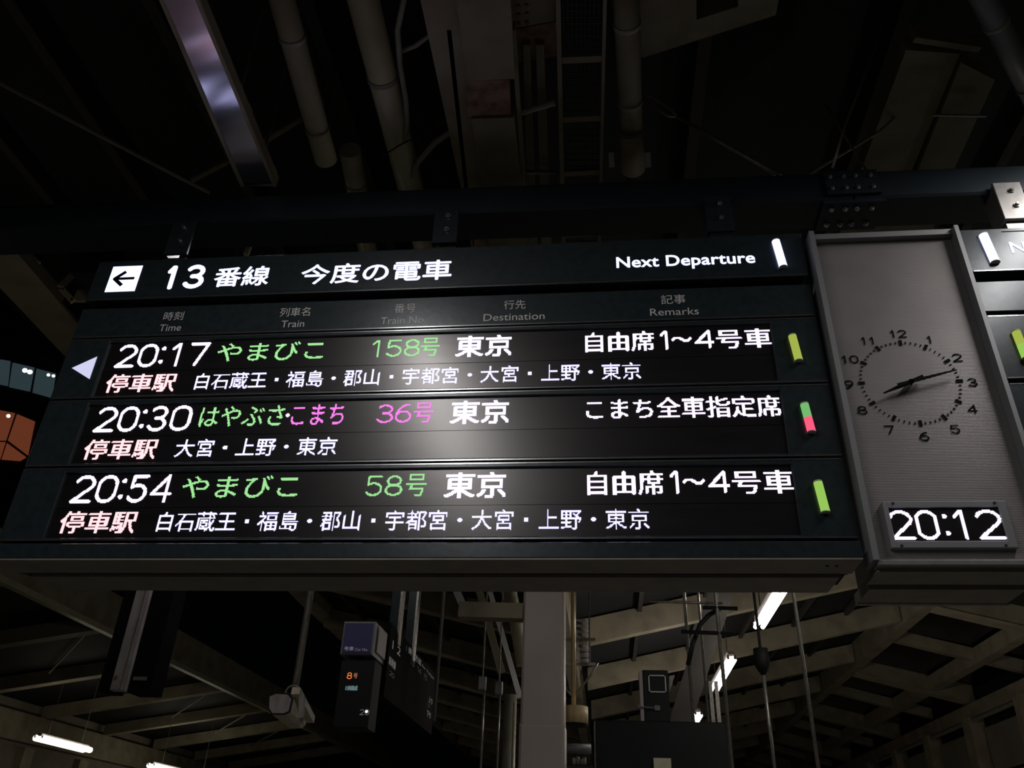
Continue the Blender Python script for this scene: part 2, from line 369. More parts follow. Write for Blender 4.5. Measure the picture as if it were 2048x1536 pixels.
# left track roof: beyond an open gap, falling away to the left wall
XA = -11.55; XB = -17.2
def zlo(x): return 6.05 + .16 * (x - XA)
lo = MB().hexa([(XA, 6, zlo(XA) + .36), (XA, 58, zlo(XA) + .36), (XA, 58, zlo(XA) + .42), (XA, 6, zlo(XA) + .42)],
               [(XB - .3, 6, zlo(XB) + .36), (XB - .3, 58, zlo(XB) + .36), (XB - .3, 58, zlo(XB) + .42), (XB - .3, 6, zlo(XB) + .42)]).build('trim_4', M['deck']); tag(lo, kind='structure')
MB().box(XA - .05, XA + .12, 6, 58, zlo(XA) - .02, zlo(XA) + .1).build('edge_channel', M['pipe'], lo)
MB().box(XA - .05, XA + .05, 6, 58, zlo(XA) + .1, zlo(XA) + .9).build('fascia', M['cream2'], lo)
for k in range(-1, 8):
    y = 14.4 + 3.6 * k
    mb = MB().hexa([(XA, y, zlo(XA)), (XA, y + .3, zlo(XA)), (XA, y + .3, zlo(XA) + .34), (XA, y, zlo(XA) + .34)],
                   [(XB, y, zlo(XB)), (XB, y + .3, zlo(XB)), (XB, y + .3, zlo(XB) + .34), (XB, y, zlo(XB) + .34)]); mb.build('roof_beam', M['cream2'], lo)
    MB().tube([(XA - .3, y + .3, zlo(XA) + .2), (XA - 3.2, y + 3.4, zlo(XA - 3.2) + .2)], .025, 6).build('brace_rod', M['hose'], lo)
wl = MB().box(XB - .5, XB - .25, 6, 58, 0, zlo(XB) + .36).build('wall_left', M['wallp']); tag(wl, kind='structure')
MB().box(XB - .25, XB + .1, 6, 58, zlo(XB) - .75, zlo(XB)).build('wall_beam', M['cream2'], wl)
for k in range(0, 12):
    y = 13 + 3.0 * k
    MB().box(XB - .25, XB - .05, y, y + .5, 0, 4.3).build('pilaster', M['cream'], wl)
    MB().box(XB - .25, XB - .18, y + .7, y + 2.8, 3.0, 4.25).build('panel', M['wallp'], wl)

# ------------------------------------------------------------------ platform pillar
pil = empty('platform_pillar', (-.51, 7.15, 0), 'broad pale painted steel pillar standing below the centre of the departure board', 'pillar')
PX0, PX1 = -.685, -.335
MB().bbox(PX0, PX1, 7.0, 7.34, 0, 4.84, .02).build('shaft', M['pillar'], pil)
MB().bbox(PX0 - .006, PX1 + .006, 6.994, 7.35, 0, 2.62, .02).build('lower_cladding', M['pillar'], pil)
MB().beam(PY(918, 1237, 7.05), PY(1046, 1241, 7.05), .14, .13).build('side_arm', M['cream2'], pil)

# ------------------------------------------------------------------ support beam carrying the signs
sb = empty('support_beam', (0, 3.18, 4.5), 'long dark blue steel beam above the departure board carrying the signs', 'beam')
zb = lambda x: 4.45 - .012 * x
def hbeam(xa, xb):
    mb = MB()
    for (ya, yb, o0, o1) in ((3.08, 3.30, 0, .02), (3.18, 3.20, .02, .17), (3.08, 3.30, .17, .19)):
        mb.hexa([(xa, ya, zb(xa) + o0), (xa, yb, zb(xa) + o0), (xa, yb, zb(xa) + o1), (xa, ya, zb(xa) + o1)],
                [(xb, ya, zb(xb) + o0), (xb, yb, zb(xb) + o0), (xb, yb, zb(xb) + o1), (xb, ya, zb(xb) + o1)])
    return mb
# box-faced beam with rounded lower edge
def boxbeam(xa, xb):
    prof = [(3.08, .012), (3.09, 0), (3.29, 0), (3.30, .012), (3.30, .165), (3.29, .177), (3.09, .177), (3.08, .165)]
    mb = MB(); n = len(prof); A = [(xa, y, zb(xa) + z) for y, z in prof]; B = [(xb, y, zb(xb) + z) for y, z in prof]
    mb.add(A + B, [(i, (i + 1) % n, n + (i + 1) % n, n + i) for i in range(n)] + [tuple(range(n))[::-1], tuple(range(n, 2 * n))]); return mb
boxbeam(-3.6, 1.24).build('left_length', M['beampaint'], sb)
boxbeam(1.25, 4.2).build('right_length', M['beampaint'], sb)
spl = MB().box(1.12, 1.37, 3.062, 3.08, zb(1.25) + .015, zb(1.25) + .165).build('splice_plate', M['beampaint'], sb)
spl2 = MB().box(1.10, 1.39, 3.09, 3.29, zb(1.25) - .018, zb(1.25)).build('lower_splice_plate', M['beampaint'], sb)
def bolt(x, y, z, r, parent, axis='y'):
    d = Vector((0, -1, 0)) if axis == 'y' else Vector((0, 0, -1)); p = Vector((x, y, z))
    MB().tube([p, p + d * r * .5], r * 1.0, 6).tube([p + d * r * .5, p + d * r * 1.2], [r * .62, r * .5], 10).build('bolt', M['steel'], parent, True)
for x in (1.145, 1.21, 1.265, 1.335):
    for z in (.05, .125): bolt(x, 3.062, zb(1.25) + z, .013, spl)
    bolt(x + .0, 3.13, zb(1.25) - .018, .014, spl2, 'z')
    bolt(x + .0, 3.24, zb(1.25) - .018, .014, spl2, 'z')
# hanger brackets
def hanger(x, bright, label):
    e = empty('hanger_bracket', (x, 3.1, 4.3), label, 'bracket', 'hanger brackets between beam and signs')
    m = M['bracket'] if bright else M['frame']  # bracket near the lamp gets paler steel, its light put into the colour
    MB().bbox(x - .062, x + .062, 3.045, 3.06, 4.235, 4.46, .003).build('plate', m, e)
    MB().box(x - .062, x - .05, 3.06, 3.16, 4.235, 4.45).build('side_flange', m, e)
    MB().box(x - .058, x + .058, 3.055, 3.13, 4.150, 4.215).build('stub', m if bright else M['black'], e)
    for z in (4.405, 4.315): bolt(x + .008, 3.045, z, .0145, e)
hanger(-2.12, False, 'dark hanger bracket with two bolts above the left end of the departure board')
hanger(-.735, False, 'dark hanger bracket with two bolts above the middle of the departure board')
hanger(.595, False, 'dark hanger bracket with two bolts right of centre, above the English heading')
hanger(1.925, True, 'brightly lit steel hanger bracket above the sign at the right edge')

# ------------------------------------------------------------------ departure board
Y0 = 3.0
def lip(mb, x0, x1, z, up): pass
def display_row(board, x0, x1, zt, zb_, lx0, lx1, lz0, lz1):
    """frame with an opening for the LED panel; returns (row, panel)"""
    mb = MB(); b = .005
    # frame as four chamfered strips
    mb.bbox(x0, lx0, Y0 - .012, Y0 + .06, zb_, zt, .004); mb.bbox(lx1, x1, Y0 - .012, Y0 + .06, zb_, zt, .004)
    mb.bbox(lx0, lx1, Y0 - .012, Y0 + .06, lz1, zt, .004); mb.bbox(lx0, lx1, Y0 - .012, Y0 + .06, zb_, lz0, .004)
    row = mb.build('display_row', M['frame'], board)
    MB().box(x0 + .01, x1 - .004, Y0 - .0145, Y0 - .010, zb_ + .001, zb_ + .0065).build('lower_lip', M['bevel'], row)
    MB().box(x0 + .01, x1 - .004, Y0 - .0135, Y0 - .010, zt - .0065, zt - .001).build('upper_lip', M['bevel'], row)
    pn = MB(); k = 12; w_ = (lx1 - lx0) / k; zm = lz0 + (lz1 - lz0) * .455
    pn.box(lx0, lx1, Y0 - .001, Y0 + .03, lz0, zm - .0012); pn.box(lx0, lx1, Y0 - .001, Y0 + .03, zm + .0012, lz1); pn.box(lx0, lx1, Y0 + .001, Y0 + .03, zm - .0012, zm + .0012)
    pn.build('led_panel', M['panel'], row)
    return row
YL = Y0 - .0012
def indicator(row, xc, z0, z1, dx, mats, r=.0165):
    n = len(mats)
    for i, m in enumerate(mats):
        a = z1 - (z1 - z0) * i / n; b = z1 - (z1 - z0) * (i + 1) / n
        xa = xc - dx / 2 + dx * i / n; xb = xc - dx / 2 + dx * (i + 1) / n
        MB().tube([(xa, Y0 - .022, a - .001), (xb, Y0 - .022, b + .001)], r, 14).build('indicator_lamp', M[m], row, True)
    MB().tube([(xc - dx / 2, Y0 - .022, z1), (xc - dx / 2, Y0 - .022, z1 + .004)], r * 1.02, 14).build('lamp_cap', M['cap'], row, True)
    MB().tube([(xc + dx / 2, Y0 - .022, z0), (xc + dx / 2, Y0 - .022, z0 - .004)], r * 1.02, 14).build('lamp_cap', M['cap'], row, True)

def casing(board, x0, x1, hx0=None):
    # back body
    MB().box(x0 + .02, x1 - .012, Y0 + .05, Y0 + .32, 2.62, 4.13).build('casing', M['black'], board)
    MB().bbox(x0, x1, Y0 - .03, Y0 + .08, 2.612, 2.676, .004).build('bottom_bezel', M['frame'], board)
    MB().box(x0 + .004, x1 - .004, Y0 + .0 - .03, Y0 + .135, 2.606, 2.612).build('underside_front', M['under'], board)
    MB().box(x0 + .06, x1 - .04, Y0 + .175, Y0 + .37, 2.603, 2.62).build('underside_back', M['under'], board)
    MB().box(x0 + .01, x1 - .01, Y0 + .135, Y0 + .175, 2.615, 2.63).build('underside_slot', M['black'], board)

bd = empty('departure_board', (-.77, Y0 + .1, 2.61), 'large dark LED departure board with three train rows under a lit Japanese platform heading', 'sign')
XB0, XB1 = -2.465, .936
casing(bd, XB0, XB1)
hp = MB().bbox(XB0, XB1, Y0 - .016, Y0 + .06, 3.906, 4.150, .004).build('header_panel', M['frame'], bd)
MB().box(XB0 + .02, XB1 - .01, Y0 - .0175, Y0 - .014, 3.907, 3.912).build('header_lip', M['bevel'], hp)
YH = Y0 - .0175
# slightly raised print zones of the header
MB().box(-2.44, -.2, YH + .0008, YH + .002, 3.925, 4.127).build('heading_strip', M['frame'], hp)
# arrow box with the arrow cut out
bx0, bx1, bz0, bz1 = -2.378, -2.224, 3.956, 4.112
MB().box(bx0, bx1, YH - .001, YH + .001, bz0, bz1).build('arrow_box', M['backlit'], hp)
ab = MB(); zc = 4.034
def stroke(mb, p, q, t, y):
    p = Vector((p[0], 0, p[1])); q = Vector((q[0], 0, q[1])); d = (q - p).normalized(); s = Vector((-d.z, 0, d.x)) * t / 2
    pts = [p - s, q - s, q + s, p + s]; mb.add([(a.x, y, a.z) for a in pts] + [(a.x, y - .001, a.z) for a in pts], [(0, 1, 2, 3), (7, 6, 5, 4), (0, 4, 5, 1), (1, 5, 6, 2), (2, 6, 7, 3), (3, 7, 4, 0)])
ya = YH - .0014
stroke(ab, (-2.246, zc), (-2.345, zc), .015, ya); stroke(ab, (-2.352, zc - .003), (-2.300, zc + .042), .018, ya - .0002); stroke(ab, (-2.352, zc + .003), (-2.300, zc - .042), .018, ya - .0004)
ab.build('arrow', M['clock_ink'], hp)
B = .022
print_text('heading_number', '1', -2.094, -2.016, 3.958, 4.104, YH, M['backlit'], hp, .085)
print_text('heading_number', '3', -1.990, -1.883, 3.958, 4.104, YH, M['backlit'], hp, .085)
print_text('heading_text', '番線', -1.835, -1.556, 3.960, 4.082, YH, M['backlit'], hp, B)
print_text('heading_text', '今度の電車', -1.402, -.668, 3.955, 4.078, YH, M['backlit'], hp, B)
print_text('heading_text', 'Next Departure', .094, .716, 3.965, 4.050, YH, M['backlit'], hp, .028, 1.02)
indicator(hp, .824, 3.952, 4.102, .014, ['backlit'], .018)
cp = MB().bbox(XB0, XB1, Y0 - .012, Y0 + .06, 3.690, 3.862, .004).build('column_header_panel', M['frame'], bd)
MB().box(XB0 + .02, XB1 - .01, Y0 - .0145, Y0 - .010, 3.691, 3.697).build('panel_lip', M['bevel'], cp)
YC = Y0 - .0130
for t, a, b in (('時刻', -2.036, -1.938), ('列車名', -1.466, -1.321), ('番号', -.922, -.823), ('行先', -.417, -.318), ('記事', .285, .392)):
    print_text('column_title', t, a, b, 3.777, 3.827, YC, M['paleprint'], cp, .0)
for t, a, b in (('Time', -2.040, -1.933), ('Train', -1.448, -1.338), ('Train No.', -.979, -.769), ('Destination', -.506, -.231), ('Remarks', .234, .444)):
    print_text('column_title', t, a, b, 3.716, 3.754, YC, M['paleprint'], cp, .0)
LX0, LX1 = -2.266, .738
r1 = display_row(bd, XB0, XB1, 3.683, 3.360, LX0, LX1, 3.374, 3.662)
r2 = display_row(bd, XB0, XB1, 3.352, 3.026, LX0, LX1, 3.041, 3.328)
r3 = display_row(bd, XB0, XB1, 3.018, 2.692, LX0, LX1, 2.706, 2.996)
# platform arrow at the left of the first row
MB().add([(-2.408, YC, 3.524), (-2.303, YC, 3.462), (-2.303, YC, 3.583), (-2.408, YC - .002, 3.524), (-2.303, YC - .002, 3.462), (-2.303, YC - .002, 3.583)],
         [(0, 1, 2), (5, 4, 3), (0, 3, 4, 1), (1, 4, 5, 2), (2, 5, 3, 0)]).build('triangle_marker', M['backlit_dim'], r1)
def clock_items(txt, z): 
    xs = [(-2.213, -2.119), (-2.107, -2.016), (-2.000, -1.984), (-1.968, -1.880), (-1.866, -1.772)]
    return [(c, *x) for c, x in zip(txt, xs)]
def train(row, zt, time, name, num, rem, stops, nx1):
    """zt = top of the large characters"""
    W_, G_, P_ = M['white_led'], M['green_led'], M['pink_led']
    led_digits('time_text', clock_items(time, 0), zt - .126, zt, YL, W_, row, 1.75)
    led_text('destination_text', '東京', -.624, -.376, zt - .118, zt - .006, YL, W_, row, 3, .50)
    for body, a, b, m in name: led_text('train_name', body, a, b, zt - .108, zt - .008, YL, m, row, 0, .36, r=.46)
    if len(name) == 2: led_text('train_name', '・', -1.345, -1.327, zt - .068, zt - .050, YL, W_, row, 0, .3)
    items, m = num
    led_digits('train_number', items, zt - .106, zt - .014, YL, m, row, 1.15, .46)
    led_text('number_suffix', '号', -.782, -.697, zt - .108, zt - .010, YL, m, row, 0, .36, r=.46)
    if rem == 'free':
        led_text('remark_text', '自由席', -.053, .244, zt - .110, zt - .008, YL, W_, row, 1, .46)
        led_digits('remark_digit', [('1', .258, .322)], zt - .108, zt - .010, YL, W_, row, 1.5)
        led_text('remark_text', '～', .318, .404, zt - .070, zt - .045, YL, W_, row, 2, .3)
        led_digits('remark_digit', [('4', .415, .499)], zt - .106, zt - .012, YL, W_, row, 1.5)
        led_text('remark_text', '号車', .506, .735, zt - .110, zt - .012, YL, W_, row, 1, .46)
    else:
        led_text('remark_text', rem, -.053, .731, zt - .108, zt - .010, YL, W_, row, 1, .46)
    led_text('stops_label', '停車駅', -2.222, -1.893, zt - .258, zt - .162, YL, M['red_led'], row, 1, .46)
    led_text('stops_text', stops, -1.797 if len(stops) > 12 else -1.805, nx1, zt - .252, zt - .168, YL, M['blue_led'], row, 0, .34)
N158 = [('1', -1.012, -.935), ('5', -.934, -.868), ('8', -.858, -.790)]
g = M['green_led']; p_ = M['pink_led']
MID = True
full = '白石蔵王・福島・郡山・宇都宮・大宮・上野・東京'
train(r1, 3.652, '20:17', [('やまびこ', -1.728, -1.226, g)], ([('1', -1.020, -.945), ('5', -.941, -.866), ('8', -.858, -.784)], g), 'free', full, .180)
train(r2, 3.319, '20:30', [('はやぶさ', -1.732, -1.352, g), ('こまち', -1.318, -1.087, p_)], ([('3', -.943, -.868), ('6', -.864, -.790)], p_), 'こまち全車指定席', '大宮・上野・東京', -1.096)
train(r3, 2.986, '20:54', [('やまびこ', -1.730, -1.230, g)], ([('5', -.950, -.877), ('8', -.868, -.795)], g), 'free', full, .181)
indicator(r1, .824, 3.460, 3.583, .010, ['tube_yellow', 'tube_yellow'])
indicator(r2, .826, 3.128, 3.252, .010, ['tube_lime', 'tube_red'])
indicator(r3, .827, 2.792, 2.912, .010, ['tube_green', 'tube_green'])
for x in (.822, .855): MB().tube([(x, Y0 + .04, 2.606), (x, Y0 + .04, 2.6035)], .006, 10).build('screw', M['black'], bd)

# ------------------------------------------------------------------ clock unit
ck = empty('station_clock', (1.27, Y0 + .1, 2.6), 'tall grey ribbed clock panel with round dial and digital 20:12 display', 'clock')
MB().box(1.0, 1.58, Y0 + .045, Y0 + .32, 2.60, 4.11).build('housing', M['frame'], ck)
MB().box(.985, 1.585, Y0 + .012, Y0 + .044, 2.605, 4.105).build('face_panel', M['ribbed'], ck)
fr = MB(); fr.box(.962, .984, Y0 - .045, Y0 + .06, 2.60, 4.135); fr.box(1.586, 1.604, Y0 - .045, Y0 + .06, 2.60, 4.135); fr.box(.984, 1.586, Y0 - .02, Y0 + .06, 4.106, 4.135)
fr.build('rim', M['dullgrey'], ck)
MB().bbox(.978, 1.60, Y0 - .035, Y0 + .02, 2.583, 2.604, .003).build('bottom_rail', M['bracket'], ck)
MB().box(.984, 1.60, Y0 - .0, Y0 + .15, 2.570, 2.583).build('underside_front', M['under'], ck)
MB().box(1.0, 1.56, Y0 + .18, Y0 + .36, 2.560, 2.60).build('underside_back', M['under'], ck)
MB().box(1.0, 1.57, Y0 + .36, Y0 + .385, 2.556, 2.60).build('back_lip', M['bracket'], ck)
# the face stands 12 mm behind the board plane; the dial was measured on the board plane
K = (Y0 + .010) / Y0
def cf(x, z, y=Y0 + .010): k = y / Y0; return (x * k, y, 1.6 + (z - 1.6) * k)
DC = (1.2565, 3.359); DR = .190
ch = MB(); n = 48
for i in range(60):
    a = math.radians(i * 6); h = (i % 5 == 0); L = .026 if h else .010; t = .0062 if h else .0022
    d = Vector((math.sin(a), math.cos(a))); s = Vector((d.y, -d.x)) * t
    c = Vector(DC); pts = [c + d * (DR - L / 2) - s, c + d * (DR + L / 2) - s, c + d * (DR + L / 2) + s, c + d * (DR - L / 2) + s]
    MB().add([cf(*q, Y0 + .0105) for q in pts] + [cf(*q, Y0 + .0085) for q in pts], [(0, 1, 2, 3), (7, 6, 5, 4), (0, 4, 5, 1), (1, 5, 6, 2), (2, 6, 7, 3), (3, 7, 4, 0)]).build('hour_mark' if h else 'minute_mark', M['clock_ink'] if h else M['clock_print'], ck)
numpos = {12: (1.255, 3.593), 1: (1.374, 3.559), 2: (1.463, 3.468), 3: (1.494, 3.350), 4: (1.464, 3.228), 5: (1.379, 3.140), 6: (1.258, 3.110), 7: (1.134, 3.142), 8: (1.047, 3.232), 9: (1.016, 3.353), 10: (1.040, 3.473), 11: (1.128, 3.562)}
for nmb, (x, z) in numpos.items():
    wd = .019 if nmb < 10 else (.034 if nmb != 11 else .030); hz = .0195
    if nmb == 1: wd = .013
    print_text('numeral', str(nmb), 0, 0, 0, 0, 0, M['clock_ink'], ck, .075, aspect=wd / hz, frame=lambda a, b: cf(x - wd + 2 * wd * a, z - hz + 2 * hz * b, Y0 + .009))
def hand(name, tip, tail, w0, w1, y, pts=None):
    c = Vector(DC) + Vector((.004, .001)); tip = Vector(tip); d = (tip - c).normalized(); s = Vector((-d.y, d.x)); b = c - d * tail
    q = [b - s * w0, b + s * w0, c + d * .055 + s * w0 * .9, tip + s * w1, tip - s * w1, c + d * .055 - s * w0 * .9]; n = len(q)
    m = MB().add([cf(*v, y) for v in q] + [cf(*v, y - .004) for v in q], [tuple(range(n)), tuple(range(2 * n - 1, n - 1, -1))] + [(i, (i + 1) % n, n + (i + 1) % n, n + i) for i in range(n)])
    m.build(name, M['clock_ink'], ck)
hand('hour_hand', (1.143, 3.308), .058, .009, .0035, Y0 - .012)
hand('minute_hand', (1.449, 3.411), .058, .008, .003, Y0 - .020)
MB().tube([cf(1.2605, 3.36, Y0 + .008), cf(1.2605, 3.36, Y0 - .026)], .011, 16).build('hand_hub', M['clock_ink'], ck, True)
dd = MB(); dx0, dx1, dz0, dz1 = 1.046, 1.482, 2.656, 2.836; ix0, ix1, iz0, iz1 = 1.064, 1.452, 2.682, 2.812
for bxx in ((dx0, ix0, dz0, dz1), (ix1, dx1, dz0, dz1), (ix0, ix1, iz1, dz1), (ix0, ix1, dz0, iz0)): dd.bbox(bxx[0], bxx[1], Y0 - .010, Y0 + .012, bxx[2], bxx[3], .002)
dg = dd.build('digital_display', M['dullgrey'], ck)
MB().box(ix0, ix1, Y0 - .004, Y0 + .01, iz0, iz1).build('led_panel', M['panel'], dg)
led_digits('digital_time', [('2', 1.056, 1.141), ('0', 1.149, 1.230), (':', 1.248, 1.264), ('1', 1.268, 1.352), ('2', 1.360, 1.452)], 2.688, 2.804, Y0 - .0045, M['white_led'], dg, 1.5)
for x, z in ((1.083, 2.829), (1.442, 2.828), (1.082, 2.664), (1.44, 2.664)): MB().tube([(x, Y0 - .010, z), (x, Y0 - .0125, z)], .005, 10).build('screw', M['black'], dg)

# ------------------------------------------------------------------ second board, cut by the right edge
b2 = empty('departure_board', (2.6, Y0 + .1, 2.61), 'second dark departure board cut off by the right edge, heading starting with N', 'sign')
X20, X21 = 1.614, 4.6
casing(b2, X20, X21)
h2 = MB().bbox(X20, X21, Y0 - .016, Y0 + .06, 3.893, 4.130, .004).build('header_panel', M['frame'], b2)
MB().box(X20 + .01, X21, Y0 - .0175, Y0 - .014, 3.894, 3.899).build('header_lip', M['bevel'], h2)
MB().box(1.792, 2.6, YH - .001, YH + .002, 4.108, 4.1105).build('groove', M['black'], h2)
print_text('heading_text', 'Next Departure', 1.803, 2.46, 3.965, 4.050, YH, M['backlit'], h2, .028, 1.02)
indicator(h2, 1.714, 3.936, 4.090, .012, ['backlit'], .019)
MB().bbox(X20, X21, Y0 - .012, Y0 + .06, 3.684, 3.843, .004).build('column_header_panel', M['frame'], b2)
q1 = display_row(b2, X20, X21, 3.664, 3.356, 1.815, X21 - .2, 3.374, 3.645)
q2 = display_row(b2, X20, X21, 3.335, 3.02, 1.815, X21 - .2, 3.041, 3.315)
q3 = display_row(b2, X20, X21, 3.01, 2.692, 1.815, X21 - .2, 2.706, 2.99)
indicator(q1, 1.712, 3.445, 3.571, .006, ['tube_yellow', 'tube_green'])
indicator(q2, 1.712, 3.118, 3.242, .006, ['tube_lime', 'tube_red'])
indicator(q3, 1.712, 2.786, 2.912, .006, ['tube_green', 'tube_green'])

# ------------------------------------------------------------------ things under the near roof
def rod(name, pts, r, mat, label, cat, n=8, group=None):
    o = MB().tube(pts, r, n).build(name, mat, None, True); return tag(o, label, cat, group)
# polished tray that mirrors the board
tr = empty('polished_tray', (-1.75, 2.6, 4.68), 'long polished metal tray upper left, mirroring purple and pink board light', 'tray')
TZ = 4.69
a0, a1, c0, c1 = PZ(306, -40, TZ), PZ(379, -40, TZ), PZ(485, 372, TZ), PZ(550, 372, TZ)
def quadprism(a, b, c, d, h): return MB().hexa([a, b, b + Vector((0, 0, h)), a + Vector((0, 0, h))], [d, c, c + Vector((0, 0, h)), d + Vector((0, 0, h))])
pl = quadprism(a0, a1, c1, c0, .03).build('reflecting_plate', M['mirror'], tr)
uv = pl.data.uv_layers.new(name='grain')
for lp_ in pl.data.loops: co = pl.data.vertices[lp_.vertex_index].co; uv.data[lp_.index].uv = (co.x, co.y)
nt = M['mirror'].node_tree; tn = nt.nodes.new('ShaderNodeTangent'); tn.direction_type = 'UV_MAP'; tn.uv_map = 'grain'
pb_ = nt.nodes['Principled BSDF']; nt.links.new(tn.outputs[0], pb_.inputs['Tangent']); pb_.inputs['Anisotropic'].default_value = .9; pb_.inputs['Anisotropic Rotation'].default_value = 0.0
for p, q in ((a0, c0), (a1, c1)): MB().beam(p - Vector((0, 0, .006)), q - Vector((0, 0, .006)), .018, .07).build('edge_flange', M['cream2'], tr)
for t in (.05, .62, .97):
    p = a0.lerp(c0, t); q = a1.lerp(c1, t); MB().beam(p + Vector((0, 0, .05)), q + Vector((0, 0, .05)), .05, .04).build('cross_bar', M['cream2'], tr)
    m_ = (p + q) / 2; MB().tube([m_ + Vector((0, 0, .08)), Vector((m_.x, m_.y, ZD(m_.x)))], .008, 6).build('hanging_rod', M['steelrod'], tr)
# two fat cream pipes and their extension behind the beam
def pipe(name, p, q, r, label, mat='pipe', n=18, rs=None):
    e = empty(name, p, label, 'pipe')
    MB().tube([p, q], rs or r, n).build('pipe_body', M[mat], e, True)
    for t in (.3, .8):
        c = Vector(p).lerp(Vector(q), t); d = (Vector(q) - Vector(p)).normalized()
        MB().tube([c - d * .012, c + d * .012], r * 1.08, n).build('clamp_ring', M['hose'], e, True)
        MB().tube([c + Vector((0, 0, r)), Vector((c.x, c.y, ZD(c.x)))], .008, 6).build('hanging_rod', M['steelrod'], e)
    return e
pipe('drain_pipe', PZ(548, -60, 5.0), PZ(652, 320, 5.0), .062, 'cream drain pipe left of the brighter one, ending in a notched end', 'cream2')
pipe('drain_pipe', PZ(712, -60, 5.0), PZ(852, 500, 5.0), .074, 'brighter cream drain pipe running over the heading of the board')
pipe('drain_pipe', PZ(700, 300, 5.15), PZ(735, 500, 5.15), .062, 'short cream pipe seen in the gap under the support beam')
pipe('conduit_pipe', PZ(1250, -60, 5.0), PZ(1262, 258, 5.0), .060, 'dark pipe right of the cable ladder', 'near')
e = empty('loudspeaker', PZ(1262, 300, 5.0), 'short cylindrical speaker at the lower end of the dark pipe', 'speaker')
MB().tube([PZ(1262, 262, 4.98), PZ(1266, 338, 4.98)], [.062, .068], 20).build('barrel', M['cream2'], e, True)
MB().tube([PZ(1266, 338, 4.98), PZ(1267, 350, 4.98)], .05, 20).build('grille', M['black'], e)
for q in (1222, 1295): MB().beam(PZ(q, 305, 4.98), PZ(q + 2, 335, 4.98), .03, .03).build('side_clamp', M['dullgrey'], e)
pipe('diagonal_pipe', PZ(1948, -40, 5.2), PZ(2080, 215, 5.2), .058, 'pale pipe crossing the upper right corner', 'dullgrey')
# flexible hoses near the pipes
rod('flexible_hose', [PZ(812, -20, 4.95), PZ(795, 60, 4.95), PZ(800, 130, 4.95), PZ(812, 200, 4.95), PZ(815, 250, 4.95), PZ(800, 300, 4.95)], .014, M['hose'], 'thin grey hose running beside the bright drain pipe', 'hose', 10)
rod('flexible_hose', [PZ(800, 420, 4.95), PZ(815, 365, 4.95), PZ(835, 325, 4.95), PZ(870, 285, 4.95), PZ(915, 255, 4.95), PZ(970, 238, 4.95), PZ(1040, 225, 4.95), PZ(1110, 205, 4.95)], .0165, M['hose'], 'grey hose curving from the drain pipe up to the cable ladder', 'hose', 10)
rod('flexible_hose', [PZ(795, 105, 4.99), PZ(830, 92, 4.99), PZ(860, 70, 4.99), PZ(905, 62, 4.99)], .012, M['hose'], 'short grey hose reaching from the pipe to the valley girder', 'hose', 10)
rod('thin_cable', [PZ(760, 315, 4.85), PZ(800, 290, 4.85), PZ(870, 255, 4.85), PZ(960, 195, 4.85), PZ(1015, 178, 4.85)], .005, M['black'], 'thin black cable passing under the curved hose', 'cable', 6)
# pale box beam along the valley with rusty joint
vb = empty('valley_beam', PZ(975, 250, 4.8), 'pale box beam with a rusty joint plate, above the middle of the board', 'beam')
VZ = 4.78
quadprism(PZ(905, -60, VZ), PZ(1018, -60, VZ), PZ(1030, 158, VZ), PZ(934, 162, VZ), .1).build('near_length', M['near'], vb)
quadprism(PZ(934, 162, VZ + .02), PZ(1018, 160, VZ + .02), PZ(1022, 235, VZ + .02), PZ(934, 238, VZ + .02), .08).build('joint_plate', M['rust'], vb)
quadprism(PZ(943, 238, VZ), PZ(1028, 235, VZ), PZ(1056, 520, VZ), PZ(982, 520, VZ), .1).build('far_length', M['near'], vb)
for (xa, xb) in ((898, 946), (1026, 1056)):
    MB().beam(PZ(xa, 60, VZ + .06), PZ(xb, 500, VZ + .06), .02, .06).build('edge_angle', M['near'], vb)
# slanting cream label plate
lp = MB().add([PY(1012, 178, 3.2), PY(1042, 146, 3.15), PY(1046, 190, 3.15), PY(1026, 216, 3.2)], [(0, 1, 2, 3)])
lp.add([v for v in [PY(1012, 178, 3.21), PY(1042, 146, 3.16), PY(1046, 190, 3.16), PY(1026, 216, 3.21)]], [(0, 1, 2, 3)]); lp.f += [(0, 1, 5, 4), (1, 2, 6, 5), (2, 3, 7, 6), (3, 0, 4, 7)]
tag(lp.build('tag_plate', M['offwhite']), 'small white tilted tag plate fixed beside the rusty joint', 'plate')
# cable ladder
cl = empty('cable_ladder', PZ(1160, 200, 4.95), 'cable ladder with flat rungs running overhead right of the pale box beam', 'ladder')
LZ = 4.95
MB().beam(PZ(1115, -40, LZ), PZ(1128, 520, LZ), .022, .06).build('side_rail', M['near'], cl)
MB().beam(PZ(1211, -40, LZ), PZ(1198, 520, LZ), .016, .06).build('side_rail', M['near'], cl)
for y in (120, 239, 347, 470):
    MB().beam(PZ(1114 + y * .02, y + 2, LZ + .01), PZ(1206 - y * .02, y - 2, LZ + .01), .035, .02).build('rung', M['near'], cl)
mesh = MB()
for i in range(46):
    t = i / 45; y = -40 + 560 * t; mesh.beam(PZ(1118 + y * .02, y, LZ + .03), PZ(1206 - y * .02, y, LZ + .03), .004, .004)
for i in range(9):
    x = 1126 + i * 9; mesh.beam(PZ(x, -40, LZ + .035), PZ(x - (x - 1160) * .2, 520, LZ + .035), .004, .004)
tag(mesh.build('wire_mesh', M['ductbrown'], cl), kind='stuff')
rod('cross_strut', [PZ(940, 342, 5.0), PZ(1115, 345, 5.0)], .012, M['near'], 'thin cross strut between the pale box beam and the cable ladder', 'strut')
